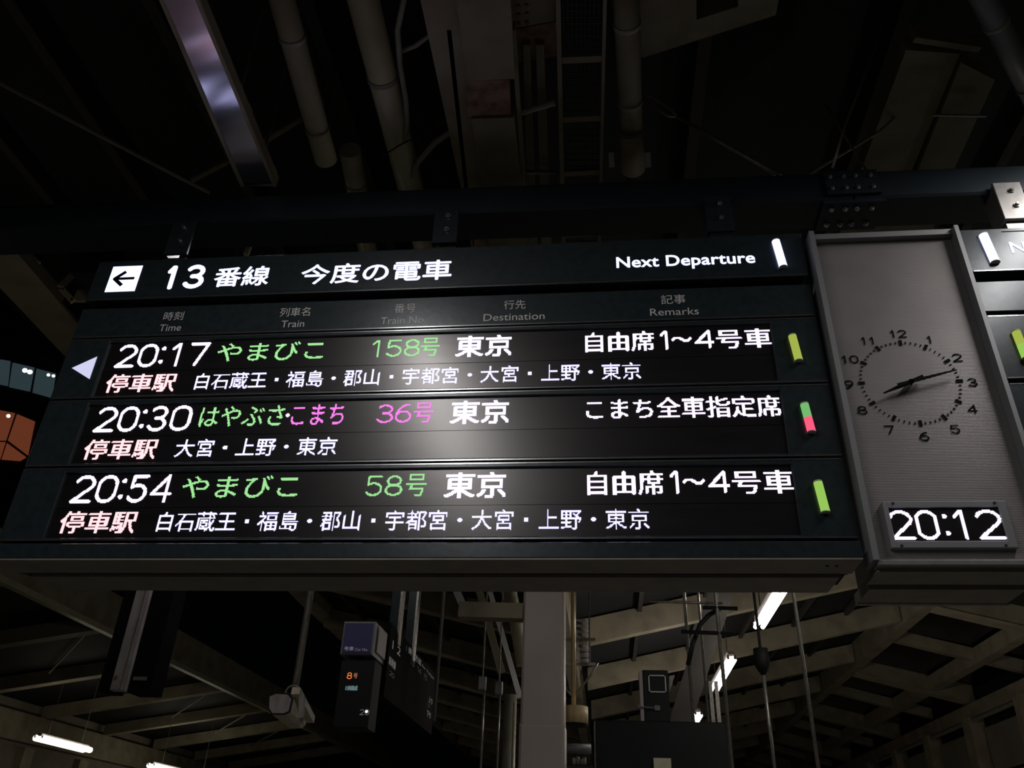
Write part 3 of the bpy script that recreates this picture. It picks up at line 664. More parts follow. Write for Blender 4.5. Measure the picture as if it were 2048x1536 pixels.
for xa, xb, l in ((1058, 1076, 'narrow pale batten just right of the pale box beam'), (1084, 1104, 'narrow pale batten beside the cable ladder')):
    o = quadprism(PZ(xa - 12, 90, 5.05), PZ(xb - 16, 90, 5.05), PZ(xb, 520, 5.05), PZ(xa, 520, 5.05), .05).build('batten', M['near']); tag(o, l, 'batten')
# pale cross girder at the top right with gusset
cg = empty('cross_girder', PZ(1400, 20, 5.25), 'pale cross girder at the top edge, right of the dark pipe', 'girder')
MB().hexa([PZ(1262, 82, 5.1), PZ(1262, 82, 5.1) + Vector((0, .12, 0)), PZ(1262, 82, 5.1) + Vector((0, .12, .25)), PZ(1262, 82, 5.1) + Vector((0, 0, .25))],
          [PZ(1560, -14, 5.3), PZ(1560, -14, 5.3) + Vector((0, .12, 0)), PZ(1560, -14, 5.3) + Vector((0, .12, .25)), PZ(1560, -14, 5.3) + Vector((0, 0, .25))]).build('web', M['near'], cg)
MB().hexa([PZ(1262, -80, 5.1), PZ(1262, 82, 5.1), PZ(1262, 82, 5.12), PZ(1262, -80, 5.12)], [PZ(1393, -100, 5.18), PZ(1393, 48, 5.18), PZ(1393, 48, 5.2), PZ(1393, -100, 5.2)]).build('gusset_plate', M['near'], cg)
MB().hexa([PZ(1476, -80, 5.2), PZ(1476, 22, 5.2), PZ(1476, 22, 5.22), PZ(1476, -80, 5.22)], [PZ(1600, -100, 5.26), PZ(1600, -14, 5.26), PZ(1600, -14, 5.28), PZ(1600, -100, 5.28)]).build('bottom_flange', M['near'], cg)
cg2 = empty('cross_girder', PZ(1060, 30, 5.15), 'pale cross girder at the top edge, between box beam and cable ladder', 'girder')
MB().hexa([PZ(1018, -80, 5.05), PZ(1018, 58, 5.05), PZ(1018, 58, 5.07), PZ(1018, -80, 5.07)], [PZ(1110, -80, 5.05), PZ(1110, 42, 5.05), PZ(1110, 42, 5.07), PZ(1110, -80, 5.07)]).build('bottom_flange', M['near'], cg2)
MB().hexa([PZ(1022, 60, 5.09), PZ(1022, 128, 5.09), PZ(1022, 128, 5.11), PZ(1022, 60, 5.11)], [PZ(1112, 44, 5.09), PZ(1112, 112, 5.09), PZ(1112, 112, 5.11), PZ(1112, 44, 5.11)]).build('web', M['rust'], cg2)
for r_ in range(3):
    for c_ in range(3):
        bb = PZ(1022 + c_ * 16, 14 + r_ * 17 - c_ * 2, 5.05); MB().tube([bb, bb - Vector((0, 0, .012))], .009, 6).build('bolt', M['rust'], cg2)
# turnbuckle brace and crossed rods
tb = empty('turnbuckle_brace', PY(1320, 210, 3.6), 'steel turnbuckle brace slanting down to the beam, right of the dark pipe', 'brace')
TY = 3.12
MB().tube([PY(1240, 160, TY), PY(1282, 192, TY)], .008, 8).build('upper_rod', M['steelrod'], tb, True)
MB().tube([PY(1354, 233, TY), PY(1570, 358, TY)], .0105, 8).build('lower_rod', M['steelrod'], tb, True)
for dz in (-8, 8): MB().tube([PY(1286, 192 - dz * .2, TY), PY(1300 - dz * .4, 200 + dz * .9, TY), PY(1340 - dz * .3, 226 + dz * .9, TY), PY(1354, 233, TY)], .006, 8).build('turnbuckle_bar', M['steelrod'], tb, True)
BR = 'thin steel bracing rods under the dark roof'
rod('bracing_rod', [PY(1597, 360, 3.25), PY(1760, 262, 3.25), PY(1935, 105, 3.25)], .009, M['steelrod'], 'thick bracing rod rising from the beam to the upper right', 'rod', 8, BR)
rod('bracing_rod', [PY(1650, 208, 3.22), PY(1735, 345, 3.22)], .006, M['hose'], 'short thin rod crossing the others above the bolted splice', 'rod', 6, BR)
rod('bracing_rod', [PY(1780, 20, 2.95), PY(1690, 250, 2.95), PY(1665, 335, 2.95)], .007, M['hose'], 'steep thin rod running up from the bolted splice', 'rod', 6, BR)
rod('bracing_rod', [PZ(-20, 155, 5.35), PZ(355, 352, 5.35), PZ(420, 385, 5.35)], .014, M['hose'], 'long thin rod slanting down across the dark upper left', 'rod', 8, BR)
rod('bracing_rod', [PZ(385, 360, 5.35), PZ(465, 318, 5.35)], .018, M['near'], 'short pale rod left of the polished tray', 'rod', 8, BR)
rod('bracing_rod', [PZ(527, 284, 5.35), PZ(605, 236, 5.35)], .018, M['near'], 'short pale rod right of the polished tray', 'rod', 8, BR)
rod('bracing_rod', [PZ(205, 465, 5.35), PZ(252, 438, 5.35)], .012, M['near'], 'short pale rod above the left end of the board', 'rod', 8, BR)
rod('bracing_rod', [PY(492, 510, 4.2), PY(514, 452, 4.2)], .02, M['pipe'], 'pale upright rod in the gap above the heading', 'rod', 8, BR)
# longitudinal box duct at the upper right
du = empty('box_duct', PZ(1850, 200, 5.15), 'wide pale box duct with a recessed channel at the upper right', 'duct')
quadprism(PZ(1812, 100, 5.15), PZ(1920, 108, 5.15), PZ(1800, 400, 5.15), PZ(1700, 400, 5.15), .1).build('left_length', M['near'], du)
quadprism(PZ(1922, 125, 5.12), PZ(1990, 160, 5.12), PZ(1880, 400, 5.12), PZ(1812, 400, 5.12), .1).build('right_length', M['near'], du)
quadprism(PZ(1700, 410, 5.15), PZ(1880, 410, 5.12), PZ(1850, 520, 5.12), PZ(1660, 520, 5.15), .1).build('far_length', M['near'], du)
MB().tube([PZ(1865, 230, 5.08), PZ(1972, 232, 5.08)], .008, 6).build('cross_rod', M['steelrod'], du)
MB().beam(PZ(1828, 80, 5.16), PZ(1960, 100, 5.16), .03, .1).build('end_flange', M['near'], du)

# ------------------------------------------------------------------ upper left: girder fittings, black speaker, windows beyond
bb = empty('wall_speaker', PY(175, 500, 4.6), 'black box speaker behind the left end of the board', 'speaker')
MB().hexa([PY(137, 452, 4.6), PY(218, 458, 4.6), PY(210, 545, 4.6), PY(140, 545, 4.6)], [PY(137, 452, 4.6) + Vector((0, .25, 0)), PY(218, 458, 4.6) + Vector((0, .25, 0)), PY(210, 545, 4.6) + Vector((0, .25, 0)), PY(140, 545, 4.6) + Vector((0, .25, 0))]).build('cabinet', M['darkbox'], bb)
MB().beam(PY(178, 540, 4.7), PY(178, 445, 4.9), .04, .04).build('bracket', M['darkbox'], bb)
sp = empty('spotlight', PY(62, 500, 5.4), 'small glinting spotlight on the pale girder at the left edge', 'lamp')
MB().tube([PY(52, 495, 5.4), PY(68, 503, 5.4)], [.03, .045], 12).build('lamp_head', M['steel'], sp, True)
MB().tube([PY(66, 508, 5.4), PY(80, 526, 5.4)], .010, 8).build('stem', M['steelrod'], sp, True)
MB().tube([PY(50, 493, 5.4), PY(53, 496, 5.4)], .028, 12).build('lens', M['dimtext'], sp)
gb = empty('girder_bracket', PY(140, 575, 5.2), 'pale angle bracket with two bolt holes left of the arrow box', 'bracket')
MB().beam(PY(122, 577, 5.2), PY(145, 602, 5.2), .05, .02, (0, 1, 0)).build('arm', M['pipe'], gb)
MB().beam(PY(122, 575, 5.2), PY(150, 548, 5.25), .06, .02, (0, 1, 0)).build('arm', M['cream'], gb)
MB().beam(PY(150, 590, 5.3), PY(185, 590, 5.3), .12, .03, (0, 1, 0)).build('arm', M['cream'], gb)
for q in ((126, 578), (144, 599)): c = PY(q[0], q[1], 5.17); MB().tube([c, c - Vector((0, .01, 0))], .009, 8).build('bolt', M['black'], gb)

ob = empty('office_building', PY(50, 760, 30), 'dark building beyond the tracks with lit window bands at the left edge', 'building')
def wp(px, py, z=None, y=30.0): return PY(px, py, y)
# facade frame: origin at pixel (0,725), runs right and away
A_ = PY(-2, 722, 29.0); 
def at_h(px, py, z): return PZ(px, py, z)
zt = A_.z; B_ = PZ(117, 747, zt); ux = (B_ - A_); ux.z = 0; ux.normalize()
nx = Vector((ux.y, -ux.x, 0))
def onfac(px, py):     # sight line meets the facade plane
    v = dirpx(px, py); t = (A_ - CAM_LOC).dot(nx) / v.dot(nx); return CAM_LOC + v * t
off = -nx * .25 if nx.y < 0 else nx * .25
fa = [onfac(-60, 500), onfac(135, 560), onfac(120, 1000), onfac(-60, 1000)]
L_ = A_ - ux * 8; R_ = onfac(112, 760); R_.z = 0
fc = MB().hexa([Vector((L_.x, L_.y, 0)) + off * .4, Vector((R_.x, R_.y, 0)) + ux * .5 + off * .4, Vector((R_.x, R_.y, 30)) + ux * .5 + off * .4, Vector((L_.x, L_.y, 30)) + off * .4],
               [Vector((L_.x, L_.y, 0)) + off * 9, Vector((R_.x, R_.y, 0)) + ux * .5 + off * 9, Vector((R_.x, R_.y, 30)) + ux * .5 + off * 9, Vector((L_.x, L_.y, 30)) + off * 9])
fc.build('facade', M['facade'], ob)
def window(q, mat):
    q = [onfac(*p) for p in q]; w_ = MB().hexa(q, [p + off * .3 for p in q]).build('window', M[mat], ob); return w_
w1 = window([(-30, 714), (21, 722), (16, 771), (-30, 762)], 'tealwin')
w2 = window([(25, 725), (69, 735), (60, 782), (18, 773)], 'tealwin')
w3 = window([(73, 737), (112, 747), (104, 795), (65, 784)], 'tealwin')
for w_, q in ((w2, (50, 742)), (w2, (60, 745)), (w3, (97, 751)), (w3, (107, 753))):
    c = onfac(*q); MB().tube([c - off * .15, c - off * .3], .11 if w_ is w2 else .07, 8).build('lamp_glow', M['spot'], w_)
w4 = window([(-30, 815), (30, 826), (12, 880), (-30, 880)], 'orangewin')
w5 = window([(34, 828), (70, 843), (56, 910), (16, 880)], 'orangewin')
w6 = window([(-30, 884), (11, 884), (0, 918), (-30, 918)], 'orangewin')
w7 = window([(14, 886), (52, 914), (40, 921), (3, 918)], 'orangewin')
c = onfac(17, 833); MB().tube([c - off * .15, c - off * .3], .08, 8).build('lamp_glow', M['spot'], w4)

# ------------------------------------------------------------------ lamps of the platform row
def tube_lamp(c, L, label, mat='tube', ax=Vector((0, 1, 0)), r=.019, sep=.045, group='double tube lamps along the platform'):
    e = empty('tube_lamp', c, label, 'lamp', group); c = Vector(c); s = ax.cross(Vector((0, 0, 1))).normalized() * sep
    MB().beam(c - ax * L / 2 + Vector((0, 0, .05)), c + ax * L / 2 + Vector((0, 0, .05)), .09, .07).build('fitting', M['offwhite'], e)
    for k in (-1, 1):
        MB().tube([c + s * k - ax * L / 2, c + s * k + ax * L / 2], r, 8).build('tube', M[mat], e, True)
        for q in (-1, 1): MB().beam(c + s * k + ax * (L / 2 + .01) * q, c + s * k + ax * (L / 2 + .05) * q, .03, .06).build('end_holder', M['offwhite'], e)
    for q in (-.35, .35):
        b = c + ax * L * q + Vector((0, 0, .1)); MB().tube([b, Vector((b.x, b.y, ZD(b.x) if abs(b.x) < 6 else zlo(b.x) + .38))], .008, 6).build('hanging_rod', M['steelrod'], e)
    return e
la, lb = PZ(1524, 1236, 4.2), PZ(1562, 1190, 4.2)
tube_lamp((la + lb) / 2 + Vector((.0, .1, 0)), 1.5, 'nearest lit double tube lamp, just under the board at lower right', r=.026, sep=.042)
tube_lamp(PZ(1444, 1353, 4.2), 2.2, 'second lit double tube lamp, among the hanging poles', r=.026, sep=.045)
tube_lamp(PZ(1391, 1441, 4.2), 1.2, 'third lit tube lamp, tiny, just above the black board at the bottom', r=.03, sep=.05)
for y in (21.0, 24.8, 28.6): area('tube_light_far', (1.78, y, 4.2), .12, 1.2, 20, (1, .94, .88))
for (p, q, l) in (((78, 1476), (174, 1500), 'long lit tube lamp low on the left wall, complete in view'), ((303, 1531), (420, 1558), 'lit tube lamp cut by the bottom edge, left of centre')):
    a_, b_ = PZ(*p, 4.15), PZ(*q, 4.15); ax = (b_ - a_).normalized()
    tube_lamp((a_ + b_) / 2, (b_ - a_).length, l, 'tubewarm', ax, .075, .10, 'lit tube lamps on the left wall')

# ------------------------------------------------------------------ hanging signs in the lower left
sg = empty('hanging_sign', PY(270, 1290, 5.0), 'dark hanging sign seen edge-on with a pale strip, lower left', 'sign')
def vert(px, py0, py1, y):     # vertical line whose top is seen at px,py0
    p = PY(px, py0, y); t = (PY(px, py1, y)).z; return Vector((p.x, y, p.z)), Vector((p.x, y, t))
SY = 4.6
pb = PY(237, 1380, SY); ztop = PY(300, 1120, SY).z + .25
x_l = pb.x - .055; x_r = pb.x + .045
MB().bbox(x_l, x_r - .035, SY, SY + .06, pb.z, ztop, .003).build('end_strip', M['offwhite'], sg)
MB().bbox(x_r - .034, x_r, SY - .01, SY + .06, pb.z - .004, ztop, .003).build('edge_strip', M['offwhite'], sg)
MB().box(x_l - .075, x_l - .002, SY + .01, SY + .16, pb.z - .005, ztop).build('left_face', M['signblack'], sg)
MB().box(x_r + .002, x_r + .135, SY + .01, SY + .16, pb.z - .01, ztop).build('right_face', M['signblack'], sg)
MB().box(x_l - .002, x_r + .004, SY + .06, SY + .16, pb.z + .01, ztop).build('core', M['darkbox'], sg)
MB().box(x_r + .02, x_r + .10, SY + .006, SY + .01, pb.z + .055, pb.z + .075).build('maker_plate', M['dullgrey'], sg)
for z in (pb.z + .07, ztop - .32): MB().tube([(x_l + .02, SY, z), (x_l + .02, SY - .003, z)], .011, 12).build('screw_hole', M['rust'], sg)
MB().tube([(pb.x, SY + .08, ztop), (pb.x, SY + .08, ZD(pb.x))], .03, 10).build('hanging_pole', M['steelrod'], sg)

# beige camera housing on a pole
CYY = 6.0
cs = empty('camera_housing', PY(575, 1415, CYY), 'beige camera housing hanging from a white pole below the board', 'camera')
c = PY(572, 1412, CYY)
front = [PY(540, 1450 - 23, CYY) for _ in range(1)]
fq = [PY(538, 1392, CYY), PY(552, 1386, CYY), PY(578, 1388, CYY), PY(586, 1398, CYY), PY(580, 1424, CYY), PY(570, 1429, CYY), PY(544, 1429, CYY), PY(537, 1418, CYY)]
bq = [PY(572, 1420, CYY + .62), PY(582, 1414, CYY + .62), PY(606, 1414, CYY + .62), PY(613, 1424, CYY + .62), PY(611, 1450, CYY + .62), PY(603, 1457, CYY + .62), PY(580, 1457, CYY + .62), PY(573, 1449, CYY + .62)]
hb = MB().add(fq + bq, [tuple(range(8)), tuple(range(15, 7, -1))] + [(i, (i + 1) % 8, 8 + (i + 1) % 8, 8 + i) for i in range(8)]).build('housing', M['beige'], cs)
cc = sum(fq, Vector()) / 8
fp = [cc + (v - cc) * .9 - Vector((0, .01, 0)) for v in fq]; rim = [cc + (v - cc) * 1.03 for v in fq]
MB().add(rim + [v - Vector((0, .006, 0)) for v in rim], [tuple(range(8)), tuple(range(15, 7, -1))] + [(i, (i + 1) % 8, 8 + (i + 1) % 8, 8 + i) for i in range(8)]).build('gasket', M['black'], cs)
MB().add(fp + [v + Vector((0, .004, 0)) for v in fp], [tuple(range(8)), tuple(range(15, 7, -1))] + [(i, (i + 1) % 8, 8 + (i + 1) % 8, 8 + i) for i in range(8)]).build('front_plate', M['offwhite'], cs)
MB().beam(PY(590, 1388, CYY + .05), PY(620, 1446, CYY + .55), .06, .05).build('side_cover', M['beige'], cs)
MB().beam(PY(603, 1392, CYY + .05), PY(601, 1436, CYY + .05), .035, .03, (0, 1, 0)).build('strap', M['offwhite'], cs)
pt = PY(622, 1165, CYY + .15); pbm = PY(590, 1378, CYY + .15)
MB().tube([(pbm.x, pbm.y, pbm.z - .02), (pbm.x, pbm.y, ZD(pbm.x))], .026, 14).build('pole', M['steelrod'], cs, True)
ring = [Vector((pbm.x, pbm.y - .03, pbm.z)) + Vector((.055 * math.cos(t), 0, .05 * math.sin(t) - .03)) for t in [math.pi * k / 8 - .3 for k in range(11)]]
MB().tube(ring, .007, 8).build('cable_loop', M['hose'], cs, True)

# car number sign (blue box) with LED signs under it
NY = 5.2
ns = empty('car_number_sign', PY(720, 1275, NY), 'small blue box sign with car number lettering beside the tilted black board', 'sign')
def pframe(c00, c10, c11, c01, y):     # bilinear frame on the plane at depth y; corners bl, br, tr, tl in image pixels
    P = [PY(*p, y) for p in (c00, c10, c11, c01)]
    return lambda a, b: tuple((P[0] * (1 - a) + P[1] * a) * (1 - b) + (P[3] * (1 - a) + P[2] * a) * b)
a_ = PY(688, 1243, NY); b_ = PY(741, 1308, NY)
x0, x1, z1, z0 = PY(684, 1275, NY).x, PY(748, 1275, NY).x, PY(720, 1243, NY).z, PY(712, 1309, NY).z
MB().bbox(x0, x1, NY, NY + .30, z0, z1, .006).build('box', M['dullgrey'], ns)
MB().box(x0 + .012, x1 - .012, NY - .003, NY + .002, z0 + .012, z1 - .012).build('face', M['blueface'], ns)
MB().box(x1 - .001, x1 + .012, NY + .06, NY + .28, z0 + .03, z1 - .01).build('side_plate', M['offwhite'], ns)
print_text('lettering', '号車', x0 + .025, x0 + .088, z0 + .022, z0 + .048, NY - .0045, M['dimtext'], ns, .03)
print_text('lettering', 'Car No.', x0 + .098, x1 - .028, z0 + .022, z0 + .038, NY - .0045, M['dimtext'], ns, .0)
x0b, x1b, z1b, z0b = x0 + .01, x1 + .02, z0 - .03, PY(700, 1455, NY).z
ls = empty('led_destination_sign', ((x0b + x1b) / 2, NY + .1, z0b), 'black LED sign with a glowing orange number, hanging below the blue box', 'sign')
MB().bbox(x0b, x1b, NY + .02, NY + .2, z0b, z1b, .005).build('cabinet', M['black'], ls)
MB().box((x0b + x1b) / 2 - .02, (x0b + x1b) / 2 + .02, NY + .08, NY + .12, z1b, z0 + .002).build('mount', M['darkbox'], ls)
def pxtext(name, body, p0, p1, y, mat, parent, bold=.02):
    a, b = PY(*p0, y), PY(*p1, y)
    return print_text(name, body, a.x, b.x, b.z if b.z < a.z else a.z, a.z if b.z < a.z else b.z, y, mat, parent, bold)
pxtext('orange_number', '8', (693, 1358), (705, 1345), NY + .018, M['orange_led'], ls, .06)
pxtext('orange_suffix', '号', (706, 1357), (716, 1346), NY + .018, M['brownled'], ls, .05)
pxtext('teal_text', '12両編成', (690, 1381), (716, 1371), NY + .018, M['teal_led'], ls, .05)
pxtext('white_digits', '20', (719, 1430), (739, 1419), NY + .018, M['dimtext'], ls, .05)
MB().tube([PY(733, 1423, NY + .016), PY(733, 1423, NY + .012)], .008, 10).build('glow_point', M['spot'], ls)

# big black board seen at an angle, hung on two posts
bo = empty('platform_number_board', PY(805, 1350, 6), 'tilted-looking black information board with small grey text, hung from two posts', 'sign')
# board plane runs away from the camera: near bottom-left corner to far right edge
Pt_tl, Pt_tr, Pt_br, Pt_bl = (783, 1245), (872, 1350), (832, 1466), (740, 1392)
za = PY(*Pt_tl, 5.5); 
nearb = PY(*Pt_bl, 5.5)
TL = PY(*Pt_tl, 5.5); BL = Vector((TL.x, TL.y, nearb.z))
TR = PZ(*Pt_tr, TL.z); BR_ = Vector((TR.x, TR.y, BL.z))
nb = (TR - TL).cross(Vector((0, 0, 1))).normalized() * .05
MB().hexa([BL, BR_, TR, TL], [BL - nb, BR_ - nb, TR - nb, TL - nb]).build('panel', M['signblack'], bo)
fn = nb * .03 if (CAM_LOC - TL).dot(nb) > 0 else -nb * 1.06
def bof(a0, a1, b0, b1): return lambda a, b: tuple(BL.lerp(BR_, a0 + (a1 - a0) * a).lerp(TL.lerp(TR, a0 + (a1 - a0) * a), b0 + (b1 - b0) * b) + fn)
for t, q in (('東京方面', (.34, .62, .86, .96)), ('for Tokyo', (.64, .95, .87, .92)), ('1 2', (.05, .2, .68, .80)), ('11', (.28, .36, .84, .92)), ('13', (.40, .48, .74, .82)), ('14', (.55, .63, .74, .82)), ('15', (.70, .78, .74, .82)),
             ('新幹線', (.02, .14, .44, .56)), ('20', (.05, .13, .32, .38)), ('上り', (.86, .96, .46, .56)), ('下り', (.84, .94, .22, .32)), ('12', (.84, .90, .38, .43))):
    print_text('lettering', t, 0, 0, 0, 0, 0, M['dimgrey'], bo, .03, aspect=len(t) * .8, frame=bof(*q))
for px_ in (770, 820):
    t_ = TL.lerp(TR, .12 if px_ == 770 else .42); tt = Vector((t_.x, t_.y, TL.z))
    MB().box(tt.x - .06, tt.x + .0, tt.y - .03, tt.y + .05, TL.z - .1, ZD(tt.x)).build('post', M['frame'], bo)
    MB().box(tt.x + .001, tt.x + .016, tt.y - .03, tt.y + .05, TL.z - .1, ZD(tt.x)).build('post_edge', M['steelrod'], bo)

# ------------------------------------------------------------------ hanging poles
def hpole(px, py_bot, y, r, label, mat='steelrod', ztop=None, extra=None):
    p = PY(px, py_bot, y); o = empty('hanging_pole', p, label, 'pole', 'thin hanging poles below the board')
    MB().tube([p, (p.x, p.y, ztop if ztop else ZD(p.x))], r, 10).build('tube', M[mat], o, True)
    MB().tube([(p.x, p.y, zroof(p.x) - .03), (p.x, p.y, ZD(p.x))], r * 2.2, 10).build('ceiling_rose', M['dullgrey'], o, True)
    return o, p
hpole(868, 1442, 6.4, .013, 'dark hanging pole just right of the tilted black board', 'dullgrey')
def spk(px, pyt, pyb, y, label):
    p = PY(px, pyt, y); o, q = hpole(px - 4, 1560, y, .011, label, ztop=p.z)
    MB().bbox(p.x - .035, p.x + .035, p.y - .02, p.y + .05, p.z - .02, p.z + .1, .004).build('junction_box', M['dullgrey'], o)
    MB().tube([(p.x, p.y + .02, p.z + .1), (p.x, p.y + .02, ZD(p.x))], .008, 8).build('upper_rod', M['hose'], o)
spk(964, 1375, 1536, 8.2, 'thin pole under a grey junction box, left of the pillar')
spk(997, 1385, 1536, 8.4, 'thin pole under a grey junction box, nearest to the pillar')
hpole(1387, 1444, 8.0, .016, 'pale hanging pole directly above the small third lamp')
mainpole, _ = hpole(1468, 1580, 7.6, .018, 'long hanging pole crossing the second tube lamp')
hpole(1643, 1580, 6.6, .014, 'rightmost long hanging pole, right of the dark lamp head')
o, p = hpole(1418, 1450, 8.6, .013, 'hanging pole ending at the black board, left of the second tube lamp')
for i, q in enumerate((1425, 1440)):
    pp = PY(q + (0 if i else 3), 1448, 8.6); MB().box(pp.x - .02, pp.x + .015, pp.y, pp.y + .03, pp.z, PY(q - 5, 1362, 8.6).z).build('lower_post', M['steelrod'], o)
o, p = hpole(1554, 1580, 7.2, .014, 'pole hanging from a dark funnel-shaped head, lower right', ztop=PY(1532, 1345, 7.2).z)
hd = PY(1532, 1345, 7.2)
MB().tube([(p.x, 7.2, hd.z - .02), (p.x, 7.2, hd.z + .03), (p.x, 7.2, hd.z + .06), (p.x, 7.2, hd.z + .19)], [.018, .05, .065, .06], 12).build('funnel_head', M['black'], o, True)
MB().tube([(p.x, 7.2, hd.z + .19), (p.x, 7.2, ZD(p.x))], .012, 8).build('upper_rod', M['black'], o)
# cross arms and curved dark conduit around the poles
CA = 'dark cross arms on the hanging poles'
for (a, b, y, m, l) in (((1300, 1203), (1445, 1207), 7.6, 'steelrod', 'pale horizontal rod close under the board, right of the ladder'), ((1362, 1263), (1472, 1268), 7.6, 'darkbox', 'dark cross arm spanning the hanging poles'),
                        ((1405, 1215), (1475, 1217), 7.6, 'darkbox', 'short dark cross arm directly above the curved conduit')):
    if m == 'steelrod': rod('horizontal_rod', [PY(*a, y), PY(*b, y)], .012, M[m], l, 'rod', 8)
    else: MB().tube([PY(*a, y), PY(*b, y)], .018, 8).build('cross_arm', M[m], mainpole)
MB().tube([PY(1376, 1330, 7.7), PY(1385, 1290, 7.7), PY(1400, 1250, 7.7), PY(1418, 1230, 7.7), PY(1440, 1218, 7.7)], .022, 10).build('curved_conduit', M['darkbox'], mainpole, True)
# dark duct slanting behind the poles
dk = MB().hexa([PY(1445, 1090, 10), PY(1500, 1090, 10), PY(1500, 1090, 10.4), PY(1445, 1090, 10.4)], [PY(1330, 1470, 10), PY(1375, 1470, 10), PY(1375, 1470, 10.4), PY(1330, 1470, 10.4)])
tag(dk.build('cable_duct', M['ductbrown']), 'dark slanting cable duct behind the hanging poles', 'duct')

# ------------------------------------------------------------------ right of the pillar: ladder tray, golden pole with cylinder shade
ct = empty('cable_tray', PY(1165, 1250, 8.4), 'upright ladder tray with white cable loops, right of the pale pillar', 'tray')
TYY = 8.4
xl, xr = PY(1151, 1270, TYY).x, PY(1179, 1270, TYY).x; zt_, zb2 = PY(1165, 1236, TYY).z, PY(1162, 1328, TYY).z
for x in (xl, xr): MB().box(x - .008, x + .008, TYY, TYY + .05, zb2 - .02, ZD(x)).build('side_rail', M['dullgrey'], ct)
nL = 8
for i in range(nL):
    z = zt_ - (zt_ - zb2) * (i + .3) / nL
    MB().box(xl, xr, TYY + .0, TYY + .04, z - .006, z + .006).build('rung', M['whitestrip'], ct)
    MB().tube([(xl + .05, TYY - .01, z - .012), (xr - .012, TYY - .01, z - .012)], [.018, .026], 8).build('cable_loop', M['whitestrip'], ct, True)
for z, m in ((PY(1165, 1281, TYY).z, 'cream'), (PY(1165, 1330, TYY).z, 'steelrod')):
    MB().box(xl - .14, xr + .06, TYY - .05, TYY - .03, z - .014, z + .014).build('clamp_bar', M[m], ct)
gp = empty('shade_lamp', PY(1148, 1425, 7.9), 'aged yellowish cylinder shade on a golden pole beside the pillar', 'lamp')
GY = 7.9
pc = PY(1150, 1431, GY)
MB().tube([(pc.x, GY, PY(1150, 1448, GY).z), (pc.x, GY, PY(1150, 1414, GY).z)], .118, 28).build('cylinder_shade', M['lantern'], gp, True)
MB().tube([(pc.x, GY, PY(1150, 1448, GY).z - .002), (pc.x, GY, PY(1150, 1448, GY).z - .02)], [.112, .1], 28).build('dark_base', M['black'], gp, True)
MB().tube([(pc.x - .012, GY, PY(1150, 1414, GY).z), (pc.x - .012, GY, PY(1148, 1235, GY).z), (pc.x - .012, GY, ZD(pc.x))], [.022, .022, .016], 12).build('pole', M['brass'], gp, True)
jz = PY(1146, 1395, GY); 
MB().tube([(pc.x - .012, GY, jz.z), PY(1183, 1348, GY), PY(1196, 1325, GY)], .010, 8).build('stay_rod', M['steelrod'], gp, True)
MB().tube([(pc.x - .012, GY, jz.z), PY(1125, 1371, GY)], .010, 8).build('stay_rod', M['steelrod'], gp, True)
# pipe and small fittings low beside the pillar
rod('horizontal_pipe', [PY(1118, 1497, 8.6), PY(1182, 1498, 8.6)], .045, M['dullgrey'], 'short grey horizontal pipe below the cylinder shade', 'pipe', 14)
eq = empty('equipment_shelf', PY(1150, 1525, 8.6), 'small shelf with pale fittings at the bottom edge beside the pillar', 'shelf')
MB().box(PY(1124, 1531, 8.6).x, PY(1184, 1531, 8.6).x, 8.55, 8.8, PY(1150, 1533, 8.6).z, PY(1150, 1530, 8.6).z).build('board', M['darkbox'], eq)
for q, h in ((1148, 14), (1156, 17), (1164, 12), (1169, 15)):
    a_ = PY(q, 1530, 8.6); b_ = PY(q, 1530 - h, 8.6); MB().tube([(a_.x, 8.6, a_.z), (a_.x, 8.6, b_.z)], .018, 10).build('fitting', M['offwhite'], eq, True)
# bottom right black board with frame sign on top
kb = empty('monitor_cabinet', PY(1320, 1490, 7.0), 'large black cabinet at the bottom edge seen from behind', 'cabinet')
KY = 7.0
x0, x1, z1 = PY(1190, 1480, KY).x, PY(1455, 1480, KY).x, PY(1320, 1442, KY).z
MB().bbox(x0, x1, KY, KY + .35, z1 - .95, z1, .01).build('cabinet', M['darkbox'], kb)
MB().box(x0 - .006, x0 + .004, KY - .006, KY + .02, z1 - .93, z1 - .01).build('edge_trim', M['steelrod'], kb)
MB().box(PY(1307, 1520, KY - .02).x, PY(1342, 1520, KY - .02).x, KY - .02, KY, z1 - .75, PY(1320, 1516, KY - .02).z).build('beige_plate', M['beige'], kb)
fs_ = empty('framed_sign', PY(1316, 1390, KY), 'small dark post box with a white square outline, on the black cabinet', 'sign')
fx0, fx1 = PY(1288, 1400, KY).x, PY(1340, 1400, KY).x
MB().bbox(fx0, fx1, KY + .05, KY + .3, z1, PY(1316, 1340, KY + .05).z, .008).build('box', M['darkbox'], fs_)
MB().box(fx0 - .028, fx0 - .002, KY + .04, KY + .2, z1 + .002, PY(1289, 1341, KY + .04).z).build('side_strip', M['offwhite'], fs_)
f0, f1, g1_, g0_ = PY(1297, 1366, KY + .045).x, PY(1332, 1366, KY + .045).x, PY(1316, 1350, KY + .045).z, PY(1316, 1385, KY + .045).z
t_ = .009
fm = MB().box(f0, f1, KY + .043, KY + .049, g1_ - t_, g1_).box(f0, f1, KY + .043, KY + .049, g0_, g0_ + t_).box(f0, f0 + t_, KY + .043, KY + .049, g0_, g1_).box(f1 - t_, f1, KY + .043, KY + .049, g0_, g1_)
fm.build('square_outline', M['paleprint'], fs_)
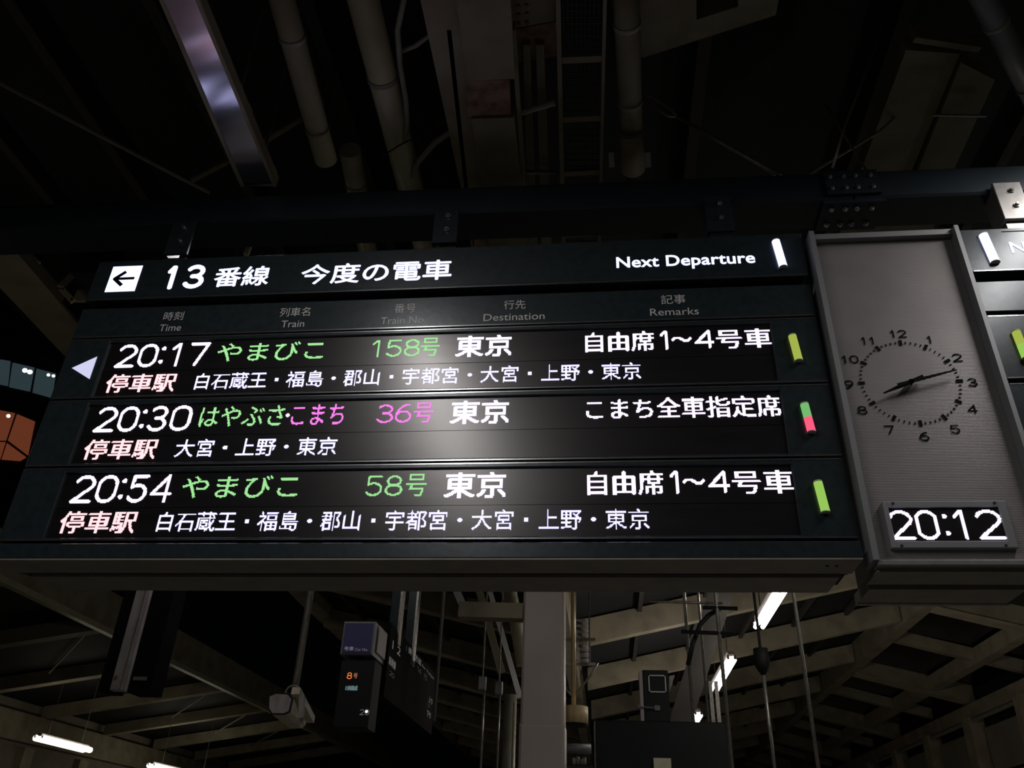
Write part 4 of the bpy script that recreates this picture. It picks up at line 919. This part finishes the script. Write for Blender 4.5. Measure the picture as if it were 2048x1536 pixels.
MB().box(PY(1309, 1415, KY + .045).x, PY(1320, 1415, KY + .045).x, KY + .04, KY + .052, PY(1316, 1421, KY + .045).z, PY(1316, 1411, KY + .045).z).build('small_plate', M['dullgrey'], fs_)
ha = PY(1278, 1413, KY + .03); hbp = PY(1308, 1416, KY + .03)
MB().tube([ha, hbp], .005, 8).tube([ha + Vector((-.006, 0, 0)), ha + Vector((.004, 0, 0))], [.022, .012], 12).build('side_knob', M['dullgrey'], fs_)
MB().hexa([PY(1338, 1352, KY + .2), PY(1350, 1350, KY + .2), PY(1345, 1366, KY + .2), PY(1339, 1385, KY + .2)], [PY(1338, 1352, KY + .23), PY(1350, 1350, KY + .23), PY(1345, 1366, KY + .23), PY(1339, 1385, KY + .23)]).build('side_wing', M['offwhite'], fs_)

# slanting bright struts left of the pillar
ST = 'slanting pale struts left of the pillar'
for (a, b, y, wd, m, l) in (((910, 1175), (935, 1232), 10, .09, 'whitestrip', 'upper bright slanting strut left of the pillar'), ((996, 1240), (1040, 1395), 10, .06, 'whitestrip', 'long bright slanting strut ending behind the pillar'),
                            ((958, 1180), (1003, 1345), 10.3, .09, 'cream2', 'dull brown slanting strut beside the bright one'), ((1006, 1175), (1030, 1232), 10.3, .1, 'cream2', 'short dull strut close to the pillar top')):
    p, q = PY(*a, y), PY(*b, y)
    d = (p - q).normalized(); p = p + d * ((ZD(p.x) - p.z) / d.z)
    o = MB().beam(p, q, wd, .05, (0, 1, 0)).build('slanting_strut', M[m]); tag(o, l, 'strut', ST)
rod('standing_pipe', [Vector((PY(1015, 1160, 9).x - .05, 9, ZD(-1))), PY(1015, 1160, 9), PY(1032, 1240, 9), PY(1047, 1330, 9)], .075, M['pipe'], 'fat glossy pipe partly hidden by the pillar', 'pipe', 20)
rod('standing_pipe', [PY(1029, 1405, 8.8), Vector((PY(1029, 1405, 8.8).x, 8.8, 0))], .014, M['pipe'], 'thin bright upright rod left of the pillar foot', 'pipe', 8)
rod('standing_pipe', [PY(1021, 1390, 9.2), Vector((PY(1021, 1390, 9.2).x, 9.2, 0))], .07, M['hose'], 'dull upright pipe left of the pillar at the bottom', 'pipe', 14)
